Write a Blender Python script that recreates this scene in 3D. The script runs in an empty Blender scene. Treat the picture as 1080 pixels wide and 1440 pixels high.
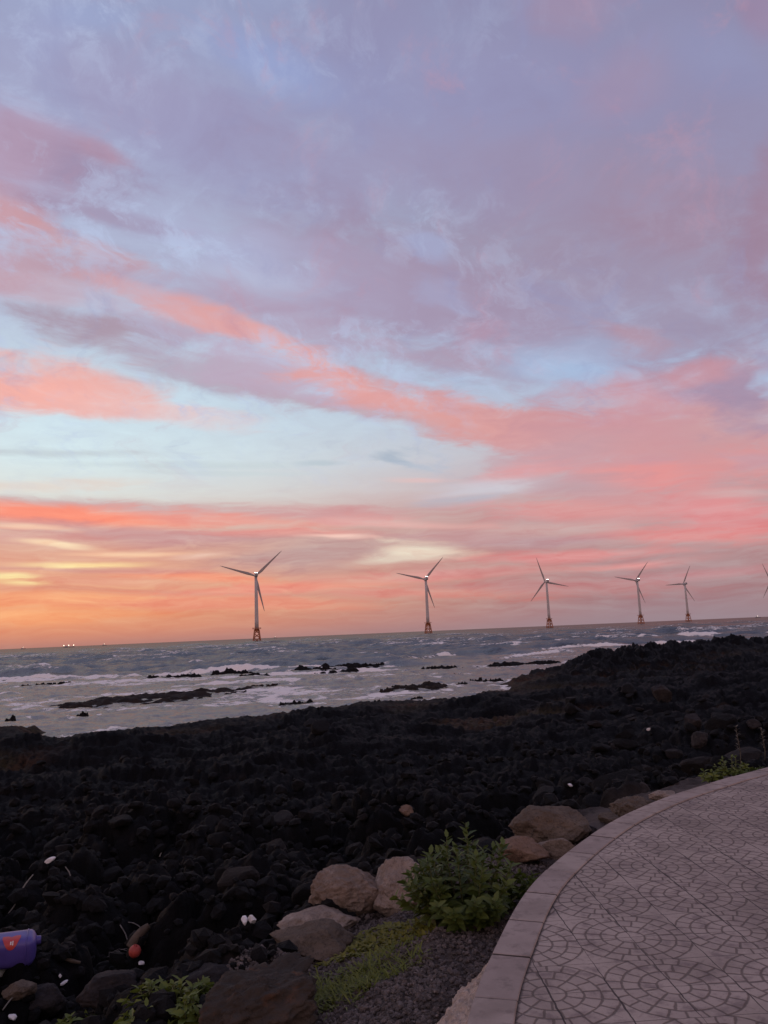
import bpy, math, random
import numpy as np
from mathutils import Vector, Matrix, noise as mnoise

random.seed(7)
rs = np.random.RandomState(11)
scene = bpy.context.scene
col = scene.collection
PI = math.pi

# ------------------------------------------------------------------ camera
CAM_Z = 4.6
EYE = 1.72
PAVE_Z = CAM_Z - EYE
PITCH, ROLL, FPX = math.radians(8.9), math.radians(2.44), 1080.0
F_ = np.array([0, math.cos(PITCH), math.sin(PITCH)])
U_ = np.array([0, -math.sin(PITCH), math.cos(PITCH)])
R_ = math.cos(ROLL) * np.array([1., 0, 0]) - math.sin(ROLL) * U_
V_ = math.cos(ROLL) * U_ + math.sin(ROLL) * np.array([1., 0, 0])
cam_d = bpy.data.cameras.new('camera')
cam = bpy.data.objects.new('camera', cam_d)
col.objects.link(cam)
cam.matrix_world = Matrix(((R_[0], V_[0], -F_[0], 0), (R_[1], V_[1], -F_[1], 0), (R_[2], V_[2], -F_[2], CAM_Z), (0, 0, 0, 1)))
cam_d.sensor_fit = 'HORIZONTAL'
cam_d.sensor_width = 36
cam_d.lens = 36.0
cam_d.clip_start = 0.05
cam_d.clip_end = 20000
scene.camera = cam
scene.view_settings.view_transform = 'Standard'
scene.view_settings.look = 'None'
scene.view_settings.exposure = 0
scene.view_settings.gamma = 1
scene.view_settings.use_curve_mapping = False


def ray(px, py):
    d = F_ + (px - 540) / FPX * R_ + (720 - py) / FPX * V_
    return d / np.linalg.norm(d)


def at(px, py, z):
    d = ray(px, py)
    t = (z - CAM_Z) / d[2]
    return np.array([d[0] * t, d[1] * t, z])


def azel(px, py):
    d = ray(px, py)
    return np.array([math.atan2(d[0], d[1]), math.asin(d[2])])


# ------------------------------------------------------------------ numpy noise
class Noise:
    def __init__(s, seed):
        r = np.random.RandomState(seed)
        s.p = r.permutation(256)
        s.p = np.concatenate([s.p, s.p, s.p])
        a = r.rand(256) * 2 * PI
        s.g = np.stack([np.cos(a), np.sin(a)], 1)
        s.r = r.rand(256, 5)

    def h(s, ix, iy):
        return s.p[s.p[ix & 255] + (iy & 255)]

    def perlin(s, x, y):
        ix = np.floor(x).astype(np.int64); iy = np.floor(y).astype(np.int64)
        fx = x - ix; fy = y - iy
        u = fx * fx * fx * (fx * (fx * 6 - 15) + 10); v = fy * fy * fy * (fy * (fy * 6 - 15) + 10)
        def g(i, j):
            gr = s.g[s.h(ix + i, iy + j)]
            return gr[..., 0] * (fx - i) + gr[..., 1] * (fy - j)
        a = g(0, 0); b = g(1, 0); c = g(0, 1); d = g(1, 1)
        return 1.4 * ((a + (b - a) * u) + ((c + (d - c) * u) - (a + (b - a) * u)) * v)

    def fbm(s, x, y, o=4, gain=.5):
        t = 0; a = 1
        for k in range(o):
            t = t + a * s.perlin(x * 2 ** k + 17.3 * k, y * 2 ** k - 9.1 * k); a *= gain
        return t

    def stones(s, x, y, cell, prob=.85):
        """height field of packed, tilted stones of about one cell"""
        x = x / cell; y = y / cell
        ix = np.floor(x).astype(np.int64); iy = np.floor(y).astype(np.int64)
        out = np.zeros_like(x)
        for i in (-1, 0, 1):
            for j in (-1, 0, 1):
                q = s.r[s.h(ix + i, iy + j)]
                q2 = s.r[s.h(ix + i + 57, iy + j + 31)]
                cx = ix + i + .5 + (q[..., 0] - .5) * .9; cy = iy + j + .5 + (q[..., 1] - .5) * .9
                a = q[..., 2] * PI
                dx = x - cx; dy = y - cy
                e = .65 + .5 * q[..., 3]
                ux = (dx * np.cos(a) + dy * np.sin(a)) / e; uy = (-dx * np.sin(a) + dy * np.cos(a)) * e
                r = .42 + .38 * q[..., 4]
                t = np.clip(1 - (np.abs(ux) ** 2.6 + np.abs(uy) ** 2.6) / r ** 2.6, 0, 1)
                hh = (.45 + .75 * q2[..., 0]) * (t ** .5) + .55 * t * ((q2[..., 1] - .5) * dx + (q2[..., 2] - .5) * dy)
                hh = np.where(q2[..., 3] < prob, hh, 0)
                out = np.maximum(out, hh)
        return out * cell


N1, N2, N3, N4 = Noise(1), Noise(2), Noise(3), Noise(4)


def sstep(a, b, x):
    t = np.clip((x - a) / (b - a), 0, 1)
    return t * t * (3 - 2 * t)


# ------------------------------------------------------------------ mesh + object helpers
def new_mesh(name, v, f, smooth=True):
    me = bpy.data.meshes.new(name)
    v = np.asarray(v, dtype=np.float32)
    if isinstance(f, np.ndarray):
        n, k = f.shape
        me.vertices.add(len(v)); me.vertices.foreach_set('co', v.ravel())
        me.loops.add(n * k); me.loops.foreach_set('vertex_index', f.ravel().astype(np.int32))
        me.polygons.add(n); me.polygons.foreach_set('loop_start', np.arange(0, n * k, k, dtype=np.int32))
        me.update(calc_edges=True)
    else:
        me.from_pydata([tuple(map(float, q)) for q in v], [], f)
    me.polygons.foreach_set('use_smooth', [smooth] * len(me.polygons))
    me.update()
    return me


def obj(name, me, mat=None, parent=None, loc=None, rot=None):
    o = bpy.data.objects.new(name, me)
    col.objects.link(o)
    if mat and me: me.materials.append(mat)
    if parent: o.parent = parent
    if loc is not None: o.location = [float(q) for q in loc]
    if rot is not None: o.rotation_euler = rot
    return o


def tag(o, label, cat, group=None):
    o['label'] = label; o['category'] = cat
    if group: o['group'] = group
    return o


def struct(o, kind='structure', label=None):
    o['kind'] = kind
    if label: o['label'] = label
    return o


def thing(name, label, cat, loc=(0, 0, 0), rot=(0, 0, 0), group=None):
    o = obj(name, None, loc=loc, rot=rot)
    return tag(o, label, cat, group)


class MB:
    def __init__(s): s.v = []; s.f = []

    def add(s, v, f):
        n = len(s.v); s.v += [tuple(map(float, q)) for q in v]; s.f += [[i + n for i in q] for q in f]
        return s

    def tube(s, pts, rad, n=8, cap=True):
        pts = [np.array(p, float) for p in pts]
        if not hasattr(rad, '__len__'): rad = [rad] * len(pts)
        V = []; F = []
        prev = None
        for i, p in enumerate(pts):
            t = pts[min(i + 1, len(pts) - 1)] - pts[max(i - 1, 0)]
            t = t / (np.linalg.norm(t) + 1e-9)
            a = np.array([0, 0, 1.]) if abs(t[2]) < .9 else np.array([1., 0, 0])
            if prev is not None: a = prev
            x = a - t * np.dot(a, t); x /= np.linalg.norm(x) + 1e-9
            prev = x; y = np.cross(t, x)
            for k in range(n):
                q = 2 * PI * k / n
                V.append(p + rad[i] * (math.cos(q) * x + math.sin(q) * y))
        for i in range(len(pts) - 1):
            for k in range(n):
                F.append([i * n + k, i * n + (k + 1) % n, (i + 1) * n + (k + 1) % n, (i + 1) * n + k])
        if cap:
            F.append(list(range(n))[::-1]); F.append([(len(pts) - 1) * n + k for k in range(n)])
        return s.add(V, F)

    def box(s, c, d, bev=0.0):
        x, y, z = [q / 2 for q in d]
        b = min(bev, x * .9, y * .9, z * .9)
        if b <= 0:
            V = [(i * x, j * y, k * z) for k in (-1, 1) for j in (-1, 1) for i in (-1, 1)]
            F = [[0, 2, 3, 1], [4, 5, 7, 6], [0, 1, 5, 4], [2, 6, 7, 3], [0, 4, 6, 2], [1, 3, 7, 5]]
        else:
            prof = [(-x + b, -y), (x - b, -y), (x, -y + b), (x, y - b), (x - b, y), (-x + b, y), (-x, y - b), (-x, -y + b)]
            def ins(p, e): return (p[0] - e * np.sign(p[0]) * .999, p[1] - e * np.sign(p[1]) * .999)
            rows = [([ins(p, b) for p in prof], -z), (prof, -z + b), (prof, z - b), ([ins(p, b) for p in prof], z)]
            V = [(p[0], p[1], zz) for pr, zz in rows for p in pr]
            F = [[i * 8 + k, i * 8 + (k + 1) % 8, (i + 1) * 8 + (k + 1) % 8, (i + 1) * 8 + k] for i in range(3) for k in range(8)]
            F += [list(range(8))[::-1], [24 + k for k in range(8)]]
        return s.add([(c[0] + p[0], c[1] + p[1], c[2] + p[2]) for p in V], F)

    def sphere(s, c, r, n=12, m=8):
        V = [(c[0], c[1], c[2] - r)]; F = []
        for i in range(1, m):
            a = -PI / 2 + PI * i / m
            for k in range(n):
                q = 2 * PI * k / n
                V.append((c[0] + r * math.cos(a) * math.cos(q), c[1] + r * math.cos(a) * math.sin(q), c[2] + r * math.sin(a)))
        V.append((c[0], c[1], c[2] + r)); L = len(V) - 1
        for k in range(n):
            F.append([0, 1 + (k + 1) % n, 1 + k]); F.append([L, L - n + k, L - n + (k + 1) % n])
        for i in range(m - 2):
            for k in range(n):
                F.append([1 + i * n + k, 1 + i * n + (k + 1) % n, 1 + (i + 1) * n + (k + 1) % n, 1 + (i + 1) * n + k])
        return s.add(V, F)

    def lathe(s, prof, n=24):
        V = [(r * math.cos(2 * PI * k / n), r * math.sin(2 * PI * k / n), z) for r, z in prof for k in range(n)]
        F = [[i * n + k, i * n + (k + 1) % n, (i + 1) * n + (k + 1) % n, (i + 1) * n + k] for i in range(len(prof) - 1) for k in range(n)]
        F += [list(range(n))[::-1], [(len(prof) - 1) * n + k for k in range(n)]]
        return s.add(V, F)

    def build(s, name, mat, parent=None, smooth=True, loc=None, rot=None):
        return obj(name, new_mesh(name, s.v, s.f, smooth), mat, parent, loc, rot)


def grid_faces(nr, nc):
    a = np.arange(nr - 1)[:, None] * nc + np.arange(nc - 1)[None, :]
    return np.stack([a, a + 1, a + nc + 1, a + nc], -1).reshape(-1, 4)


def attr(me, name, vals):
    a = me.attributes.new(name, 'FLOAT', 'POINT')
    a.data.foreach_set('value', np.asarray(vals, dtype=np.float32).ravel())


# ------------------------------------------------------------------ node helpers
def lin(c):
    return tuple(((q / 255) / 12.92 if q / 255 <= .04045 else ((q / 255 + .055) / 1.055) ** 2.4) for q in c) + (1,)


class NG:
    def __init__(s, tree): s.t = tree; s.n = tree.nodes; s.l = tree.links

    def new(s, typ, **kw):
        n = s.n.new(typ)
        for k, v in kw.items(): setattr(n, k, v)
        return n

    def put(s, sock, v):
        if isinstance(v, bpy.types.NodeSocket): s.l.new(v, sock)
        elif v is not None: sock.default_value = v

    def m(s, op, a, b=None, c=None, clamp=False):
        n = s.new('ShaderNodeMath', operation=op, use_clamp=clamp)
        s.put(n.inputs[0], a)
        if b is not None: s.put(n.inputs[1], b)
        if c is not None: s.put(n.inputs[2], c)
        return n.outputs[0]

    def vm(s, op, a, b=None, c=None):
        n = s.new('ShaderNodeVectorMath', operation=op)
        s.put(n.inputs[0], a)
        if b is not None: s.put(n.inputs[3] if op == 'SCALE' else n.inputs[1], b)
        if c is not None: s.put(n.inputs[2], c)
        return n.outputs['Value'] if op in ('LENGTH', 'DOT_PRODUCT', 'DISTANCE') else n.outputs[0]

    def mix(s, fac, a, b, blend='MIX', clamp=True):
        n = s.new('ShaderNodeMix', data_type='RGBA', blend_type=blend, clamp_factor=clamp)
        s.put(n.inputs[0], fac); s.put(n.inputs[6], a); s.put(n.inputs[7], b)
        return n.outputs[2]

    def mr(s, v, a, b, c=0., d=1., interp='SMOOTHSTEP'):
        n = s.new('ShaderNodeMapRange', interpolation_type=interp)
        for i, q in enumerate((v, a, b, c, d)): s.put(n.inputs[i], q)
        return n.outputs[0]

    def noise(s, vec, scale, detail=4, rough=.5, dist=0., color=False, lac=2.0):
        n = s.new('ShaderNodeTexNoise')
        s.put(n.inputs['Vector'], vec)
        n.inputs['Scale'].default_value = scale; n.inputs['Detail'].default_value = detail
        n.inputs['Roughness'].default_value = rough; n.inputs['Distortion'].default_value = dist
        n.inputs['Lacunarity'].default_value = lac
        return n.outputs['Color' if color else 'Fac']

    def mapping(s, vec, loc=(0, 0, 0), rot=(0, 0, 0), scale=(1, 1, 1), typ='POINT'):
        n = s.new('ShaderNodeMapping', vector_type=typ)
        s.put(n.inputs[0], vec)
        n.inputs[1].default_value = loc; n.inputs[2].default_value = rot; n.inputs[3].default_value = scale
        return n.outputs[0]

    def ramp(s, fac, stops, interp='LINEAR'):
        n = s.new('ShaderNodeValToRGB')
        cr = n.color_ramp; cr.interpolation = interp
        while len(cr.elements) < len(stops): cr.elements.new(.5)
        for e, (p, c) in zip(cr.elements, stops): e.position = p; e.color = c
        s.put(n.inputs[0], fac)
        return n.outputs[0]


def mat(name):
    m = bpy.data.materials.new(name); m.use_nodes = True
    g = NG(m.node_tree)
    b = [n for n in g.n if n.type == 'BSDF_PRINCIPLED'][0]
    return m, g, b


def obj_co(g):
    return g.new('ShaderNodeTexCoord').outputs['Object']


def bump(g, b, h, strength=.5, dist=.02):
    n = g.new('ShaderNodeBump')
    n.inputs['Strength'].default_value = strength; n.inputs['Distance'].default_value = dist
    g.put(n.inputs['Height'], h); g.l.new(n.outputs[0], b.inputs['Normal'])


def simple(name, c, rough=.6, var=.25, scale=6., bmp=.0, metal=0., spec=.5, c2=None):
    m, g, b = mat(name)
    co = obj_co(g)
    n = g.noise(co, scale, 5, .6)
    a = tuple(q * (1 - var) for q in c[:3]) + (1,)
    d = c2 if c2 else tuple(min(1, q * (1 + var)) for q in c[:3]) + (1,)
    g.put(b.inputs['Base Color'], g.mix(g.mr(n, .3, .7), a, d))
    b.inputs['Roughness'].default_value = rough
    b.inputs['Metallic'].default_value = metal
    b.inputs['Specular IOR Level'].default_value = spec
    if bmp: bump(g, b, g.noise(co, scale * 4, 6, .65), bmp, .02)
    return m


# ------------------------------------------------------------------ world sky
SUN_AZ, SUN_EL = math.radians(-52), math.radians(2.0)


def build_world():
    w = bpy.data.worlds.new('World'); scene.world = w; w.use_nodes = True
    g = NG(w.node_tree); g.n.clear()
    D = g.new('ShaderNodeTexCoord').outputs['Generated']
    D = g.vm('NORMALIZE', D)
    sx = g.new('ShaderNodeSeparateXYZ'); g.put(sx.inputs[0], D)
    x, y, z = sx.outputs
    az = g.m('ARCTAN2', x, y); el = g.m('ARCSINE', z)
    cq = g.new('ShaderNodeCombineXYZ'); g.put(cq.inputs[0], az); g.put(cq.inputs[1], el)
    q = cq.outputs[0]
    zz = g.m('ADD', g.m('MAXIMUM', z, 0.), .075)
    cp = g.new('ShaderNodeCombineXYZ'); g.put(cp.inputs[0], g.m('DIVIDE', x, zz)); g.put(cp.inputs[1], g.m('DIVIDE', y, zz))
    pl = cp.outputs[0]
    # cloud-sheet coordinates drawn out along the wind
    st = g.mapping(pl, rot=(0, 0, -math.radians(35)))
    st = g.mapping(st, scale=(.62, 1.2, 1))
    nA = g.m('SUBTRACT', g.noise(st, 1.5, 7, .58, .5), .5)
    nA2 = g.m('SUBTRACT', g.noise(pl, 5.5, 6, .62, .6), .5)
    nAA = g.m('MULTIPLY_ADD', nA2, .75, nA)
    cA = g.vm('SUBTRACT', g.noise(st, 1.6, 5, .55, .2, color=True), (.5, .5, .5))
    qA = g.vm('MULTIPLY_ADD', cA, (.20, .10, 0), q)
    # low deck: long thin level streaks
    ls = g.mapping(q, scale=(3.2, 26, 1))
    lw = g.vm('MULTIPLY_ADD', g.vm('SUBTRACT', g.noise(q, 9, 4, .5, color=True), (.5, .5, .5)), (.55, .65, 0), ls)
    nB = g.m('SUBTRACT', g.noise(lw, 1.35, 7, .6, .35), .5)
    nB2 = g.m('SUBTRACT', g.noise(lw, 4.2, 6, .62, .3), .5)
    nBB = g.m('MULTIPLY_ADD', nB2, .5, nB)
    cB = g.vm('SUBTRACT', g.noise(lw, .8, 4, .55, .2, color=True), (.5, .5, .5))
    qB = g.vm('MULTIPLY_ADD', cB, (.16, .022, 0), q)

    ys = [-620, -250, 0, 150, 300, 400, 470, 540, 600, 645, 690, 725, 770, 820, 850, 870, 882, 889]
    L = [(118, 132, 176), (140, 150, 190), (158, 168, 204), (166, 170, 204), (176, 182, 212), (184, 192, 219), (190, 202, 224),
         (204, 222, 236), (214, 234, 244), (220, 238, 243), (226, 230, 226), (222, 192, 180), (228, 168, 148), (236, 162, 130),
         (238, 160, 122), (226, 148, 118), (206, 138, 120), (188, 132, 122)]
    Rr = [(112, 118, 160), (132, 134, 174), (146, 146, 182), (148, 148, 182), (152, 152, 182), (156, 156, 184), (162, 170, 202),
          (172, 184, 214), (186, 190, 210), (196, 188, 200), (200, 170, 178), (198, 158, 162), (192, 148, 150), (182, 142, 146),
          (172, 138, 143), (166, 138, 145), (162, 138, 146), (160, 138, 147)]
    e_lo, e_hi = -.01, azel(540, -620)[1]
    t = g.mr(el, e_lo, e_hi, 0, 1, 'LINEAR')
    pos = [(azel(540, yy)[1] - e_lo) / (e_hi - e_lo) for yy in ys]
    rl = g.ramp(t, sorted([(p, lin(c)) for p, c in zip(pos, L)], key=lambda k: k[0]))
    rr = g.ramp(t, sorted([(p, lin(c)) for p, c in zip(pos, Rr)], key=lambda k: k[0]))
    c = g.mix(g.mr(g.m('ABSOLUTE', g.m('ADD', az, .43)), .0, .80), rl, rr)
    sky = g.new('ShaderNodeTexSky', sky_type='NISHITA')
    sky.sun_disc = False; sky.sun_elevation = SUN_EL; sky.sun_rotation = SUN_AZ
    sky.air_density = 1.0; sky.dust_density = 2.0
    ns = g.mix(1., sky.outputs[0], (.10, .10, .10, 1), 'MULTIPLY', False)
    c = g.mix(.08, c, ns)

    # (x, y, half length, half width, tilt deg clockwise, colour, opacity, set, edge noise)
    B = [
        # broad veils, upper sky
        (850, 200, 420, 150, 8, (150, 143, 176), .7, 'A', .9), (560, 120, 260, 80, 6, (150, 152, 190), .55, 'A', 1.1),
        (170, 130, 170, 60, 18, (158, 152, 186), .6, 'A', 1.1), (330, 220, 220, 60, 14, (156, 154, 190), .55, 'A', 1.1),
        (860, 370, 360, 110, 6, (160, 144, 168), .75, 'A', .9), (560, 240, 180, 60, 10, (158, 152, 184), .55, 'A', 1.1),
        (640, 420, 330, 75, 12, (164, 146, 172), .85, 'A', .8), (400, 390, 190, 55, 12, (172, 162, 190), .65, 'A', 1.),
        (950, 450, 240, 60, 10, (160, 152, 178), .6, 'A', .9), (650, 500, 170, 38, 14, (172, 152, 174), .75, 'A', .9),
        (1075, 330, 45, 110, 8, (160, 130, 152), .7, 'A', .7), (850, 120, 70, 36, -40, (166, 142, 168), .42, 'A', .9),
        (790, 8, 70, 35, 0, (166, 142, 168), .55, 'A', .9), (1078, 25, 40, 45, 0, (160, 135, 164), .6, 'A', .8),
        (930, 310, 90, 40, 20, (164, 138, 160), .5, 'A', 1.),
        # bright blue gaps
        (300, 335, 120, 36, 20, (178, 186, 218), .6, 'A', 1.3), (330, 385, 90, 25, 10, (186, 194, 220), .5, 'A', 1.4),
        (612, 345, 50, 20, 10, (166, 178, 214), .6, 'A', 1.9), (360, 85, 110, 35, 25, (150, 164, 208), .7, 'A', 1.2),
        (60, 40, 40, 50, 40, (164, 172, 208), .5, 'A', 1.2), (120, 20, 60, 20, 0, (155, 168, 208), .5, 'A', 1.2),
        (1000, 100, 90, 40, 20, (146, 150, 188), .5, 'A', 1.2), (815, 525, 95, 42, 8, (166, 186, 218), .9, 'A', .8),
        (850, 490, 80, 25, 10, (164, 172, 202), .6, 'A', .9), (640, 405, 45, 14, 15, (168, 174, 208), .45, 'A', 1.9),
        (560, 470, 60, 16, 18, (186, 180, 204), .5, 'A', 1.3), (330, 470, 150, 18, 10, (196, 204, 224), .5, 'A', 1.2),
        # warm patches high on the left
        (40, 220, 130, 60, 20, (182, 152, 178), .55, 'A', 1.1), (10, 300, 100, 48, 30, (204, 152, 162), .72, 'A', 1.1), (95, 332, 120, 26, 24, (206, 156, 160), .65, 'A', 1.4),
        (15, 385, 100, 36, 5, (192, 150, 162), .75, 'A', .8), (130, 245, 90, 24, 16, (152, 134, 164), .65, 'A', 1.),
        (150, 292, 110, 18, 12, (160, 142, 170), .7, 'A', 1.), (30, 215, 60, 40, 10, (178, 150, 174), .6, 'A', 1.),
        (150, 212, 40, 14, 20, (178, 142, 162), .5, 'A', 1.), (60, 420, 120, 22, 8, (200, 172, 186), .6, 'A', 1.),
        # the long coral streak and its shaded underside
        (40, 542, 215, 36, 6, (247, 174, 162), .92, 'A', .9), (220, 575, 130, 22, 8, (236, 196, 194), .6, 'A', .8),
        (165, 474, 125, 18, 4, (168, 140, 156), .8, 'A', 1.), (330, 530, 190, 17, 11, (176, 158, 176), .7, 'A', 1.),
        (470, 562, 180, 17, 14, (186, 162, 174), .7, 'A', 1.), (600, 590, 160, 18, 10, (200, 160, 166), .8, 'A', .6),
        (430, 462, 230, 36, 14, (180, 158, 182), .6, 'A', 1.2), (390, 522, 210, 26, 14, (194, 178, 202), .65, 'A', 1.2), (600, 570, 150, 26, 12, (196, 168, 182), .5, 'A', 1.2), (310, 462, 150, 17, 17, (224, 164, 164), .7, 'A', 1.2), (440, 508, 155, 21, 17, (232, 168, 163), .8, 'A', 1.3),
        (560, 552, 170, 26, 16, (228, 163, 160), .8, 'A', 1.3), (690, 592, 150, 26, 8, (222, 160, 156), .8, 'A', .9),
        (560, 530, 120, 14, 18, (205, 150, 156), .5, 'A', .8),
        # rose mass on the right
        (960, 610, 240, 62, 4, (206, 152, 156), .85, 'A', .9), (1010, 655, 150, 30, 0, (222, 150, 150), .7, 'A', 1.),
        (900, 560, 150, 34, -8, (206, 152, 162), .8, 'A', .7), (830, 625, 140, 34, 8, (208, 156, 162), .7, 'A', .8),
        (1000, 553, 95, 34, 16, (164, 146, 172), .9, 'A', .7), (968, 530, 40, 18, -15, (204, 150, 160), .7, 'A', .7),
        (1072, 550, 34, 13, 15, (176, 196, 224), .9, 'A', .6), (885, 465, 60, 20, 30, (184, 150, 166), .65, 'A', .9),
        (760, 640, 75, 30, -18, (200, 160, 168), .8, 'A', .7), (730, 668, 70, 16, -10, (226, 160, 162), .75, 'B', .8),
        (1060, 500, 60, 22, 0, (168, 142, 164), .6, 'A', .9), (905, 710, 200, 34, 0, (216, 154, 156), .7, 'B', .9),
        (690, 690, 80, 14, -6, (206, 206, 216), .75, 'B', .9), (870, 672, 90, 16, 2, (232, 152, 150), .7, 'B', .9),
        (790, 685, 80, 16, 2, (190, 160, 168), .65, 'B', .9), (1060, 645, 45, 12, 0, (196, 160, 172), .6, 'B', .9),
        (1020, 720, 110, 34, 0, (228, 148, 150), .75, 'B', .8), (960, 755, 150, 16, 0, (230, 148, 146), .75, 'B', .8),
        (1040, 690, 70, 7, -2, (210, 180, 180), .6, 'B', .8), (800, 715, 120, 10, 3, (222, 158, 156), .7, 'B', .9),
        (780, 742, 130, 10, -2, (210, 175, 172), .6, 'B', .9), (720, 762, 170, 10, 0, (188, 156, 162), .7, 'B', .9),
        # pale band of clear sky, thin grey wisps
        (552, 632, 34, 9, 6, (170, 182, 198), .9, 'A', .5), (600, 640, 50, 9, 8, (180, 192, 208), .6, 'A', 1.),
        (462, 652, 28, 4, 0, (184, 198, 208), .7, 'B', .6), (90, 637, 170, 6, 2, (196, 206, 212), .8, 'B', .8),
        (230, 654, 190, 5, 1, (198, 210, 214), .6, 'B', .8), (40, 682, 150, 10, 0, (228, 214, 204), .7, 'B', .8),
        (330, 667, 140, 4, 1, (200, 212, 216), .5, 'B', .8), (580, 678, 60, 4, 0, (232, 190, 186), .6, 'B', .8),
        (655, 704, 60, 5, -6, (180, 180, 194), .7, 'B', .9),
        # sunset deck, left
        (170, 712, 330, 10, 3, (196, 166, 170), .85, 'B', .6), (90, 722, 250, 17, 3, (255, 148, 122), .95, 'B', .6),
        (330, 728, 160, 12, 4, (236, 158, 146), .8, 'B', .8), (460, 722, 130, 10, 4, (212, 160, 160), .8, 'B', .8),
        (230, 752, 210, 12, 3, (204, 158, 158), .85, 'B', .8), (40, 755, 110, 9, 2, (216, 160, 152), .8, 'B', .8),
        (560, 735, 120, 7, 2, (232, 178, 172), .7, 'B', .9), (440, 752, 110, 8, 2, (238, 160, 150), .75, 'B', .9),
        (450, 778, 170, 24, -4, (190, 158, 156), .85, 'B', .7), (630, 755, 90, 10, 0, (200, 160, 160), .7, 'B', .8),
        (50, 741, 60, 4, 3, (255, 210, 180), .7, 'B', .7), (95, 764, 60, 4, 6, (255, 224, 186), .85, 'B', .6),
        (115, 793, 100, 7, 0, (255, 224, 164), 1., 'B', .7), (190, 778, 90, 4, 1, (252, 206, 170), .75, 'B', .7),
        (275, 783, 45, 4, -3, (240, 198, 180), .6, 'B', .8), (6, 816, 44, 10, 0, (255, 232, 166), 1., 'B', .4),
        (150, 818, 160, 8, 1, (230, 160, 136), .8, 'B', .8), (280, 812, 130, 9, 3, (250, 158, 126), .75, 'B', .8),
        (300, 838, 260, 6, 1, (206, 146, 132), .7, 'B', .9), (120, 800, 200, 5, 1, (214, 160, 150), .75, 'B', .9), (60, 832, 150, 5, 0, (226, 156, 130), .7, 'B', .9), (110, 845, 230, 10, 0, (250, 170, 124), .8, 'B', .8), (40, 865, 170, 14, 0, (252, 170, 118), .7, 'B', .7),
        (400, 828, 190, 10, -2, (240, 154, 134), .8, 'B', .9), (330, 850, 210, 9, 0, (236, 154, 130), .7, 'B', .9),
        (520, 812, 120, 7, 0, (226, 168, 152), .7, 'B', .9), (560, 835, 170, 9, 0, (222, 148, 136), .75, 'B', .9),
        (475, 757, 45, 4, 0, (250, 206, 192), .8, 'B', .8), (578, 776, 60, 12, 2, (234, 218, 198), 1., 'B', 1.1),
        (548, 788, 50, 6, -6, (226, 210, 192), .8, 'B', 1.2), (640, 806, 100, 7, -2, (224, 150, 146), .7, 'B', .9),
        # rose streaks, right deck
        (820, 780, 170, 8, -3, (228, 150, 148), .75, 'B', .9), (880, 795, 90, 6, -5, (236, 150, 146), .75, 'B', .8),
        (720, 800, 150, 8, 0, (206, 150, 146), .7, 'B', .9), (960, 790, 130, 10, 0, (178, 150, 152), .6, 'B', .9),
        (980, 810, 120, 9, -3, (200, 142, 146), .6, 'B', .9), (800, 825, 170, 10, 0, (196, 144, 144), .6, 'B', .9),
    ]
    for ib, (bx, by, a, b, ang, colr, op, setn, kn) in enumerate(B):
        if ib % 24 == 23:      # keeps the shader stack small: later layers wait for earlier ones
            qA = g.vm('MULTIPLY_ADD', c, (1e-7, 1e-7, 0), qA); qB = g.vm('MULTIPLY_ADD', c, (1e-7, 1e-7, 0), qB)
        c0 = azel(bx, by)
        J = np.stack([(azel(bx + 2, by) - azel(bx - 2, by)) / 4, (azel(bx, by + 2) - azel(bx, by - 2)) / 4], 1)
        an = math.radians(ang)
        M = J @ np.array([[math.cos(an), -math.sin(an)], [math.sin(an), math.cos(an)]]) @ np.diag([a * 1.25, b * 1.35])
        Uw, S, _ = np.linalg.svd(M)
        phi = math.atan2(Uw[1, 0], Uw[0, 0])
        qq, nn = (qA, nAA) if setn == 'A' else (qB, nBB)
        v = g.mapping(qq, loc=(c0[0], c0[1], 0), rot=(0, 0, phi), scale=(S[0], S[1], 1), typ='TEXTURE')
        ln = g.m('MULTIPLY_ADD', nn, kn * (1.9 if setn == 'A' else 2.5), g.vm('LENGTH', v))
        c = g.mix(g.mr(ln, .15, 1.15, op, 0.), c, lin(colr))
    # broken curds of cloud: pale blue gaps and rosy undersides
    hi = g.mr(el, .14, .31)
    curd = g.noise(qA, 17, 8, .68, .5)
    curd2 = g.noise(qA, 8.5, 7, .64, .5)
    lefty = g.m('MULTIPLY', hi, g.mr(az, .35, -.25, .16, .62))
    c = g.mix(g.m('MULTIPLY', g.m('MULTIPLY', g.mr(curd, .46, .64), g.mr(nA, -.10, .08)), lefty), c, lin((186, 198, 228)))
    c = g.mix(g.m('MULTIPLY', g.mr(curd2, .53, .72), g.m('MULTIPLY', hi, .42)), c, lin((192, 150, 170)))
    c = g.mix(g.m('MULTIPLY', g.mr(curd2, .46, .28), g.m('MULTIPLY', hi, .35)), c, lin((146, 150, 190)))
    # fine mottling of the high cloud sheet and fibres of the low deck
    mot = g.m('MULTIPLY_ADD', nA2, .30, g.m('MULTIPLY', nA, .22))
    mot = g.m('MULTIPLY', mot, hi)
    cm = g.new('ShaderNodeCombineXYZ')
    g.put(cm.inputs[0], g.m('MULTIPLY_ADD', mot, .62, 1.)); g.put(cm.inputs[1], g.m('MULTIPLY_ADD', mot, .85, 1.)); g.put(cm.inputs[2], g.m('MULTIPLY_ADD', mot, .75, 1.))
    c = g.mix(1., c, cm.outputs[0], 'MULTIPLY')
    lo = g.m('MULTIPLY', g.m('MULTIPLY_ADD', nB, .8, nB2), g.mr(el, .22, .08))
    lo = g.m('MULTIPLY', lo, g.mr(el, .005, .035, .25, 1.))
    cm2 = g.new('ShaderNodeCombineXYZ')
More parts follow.
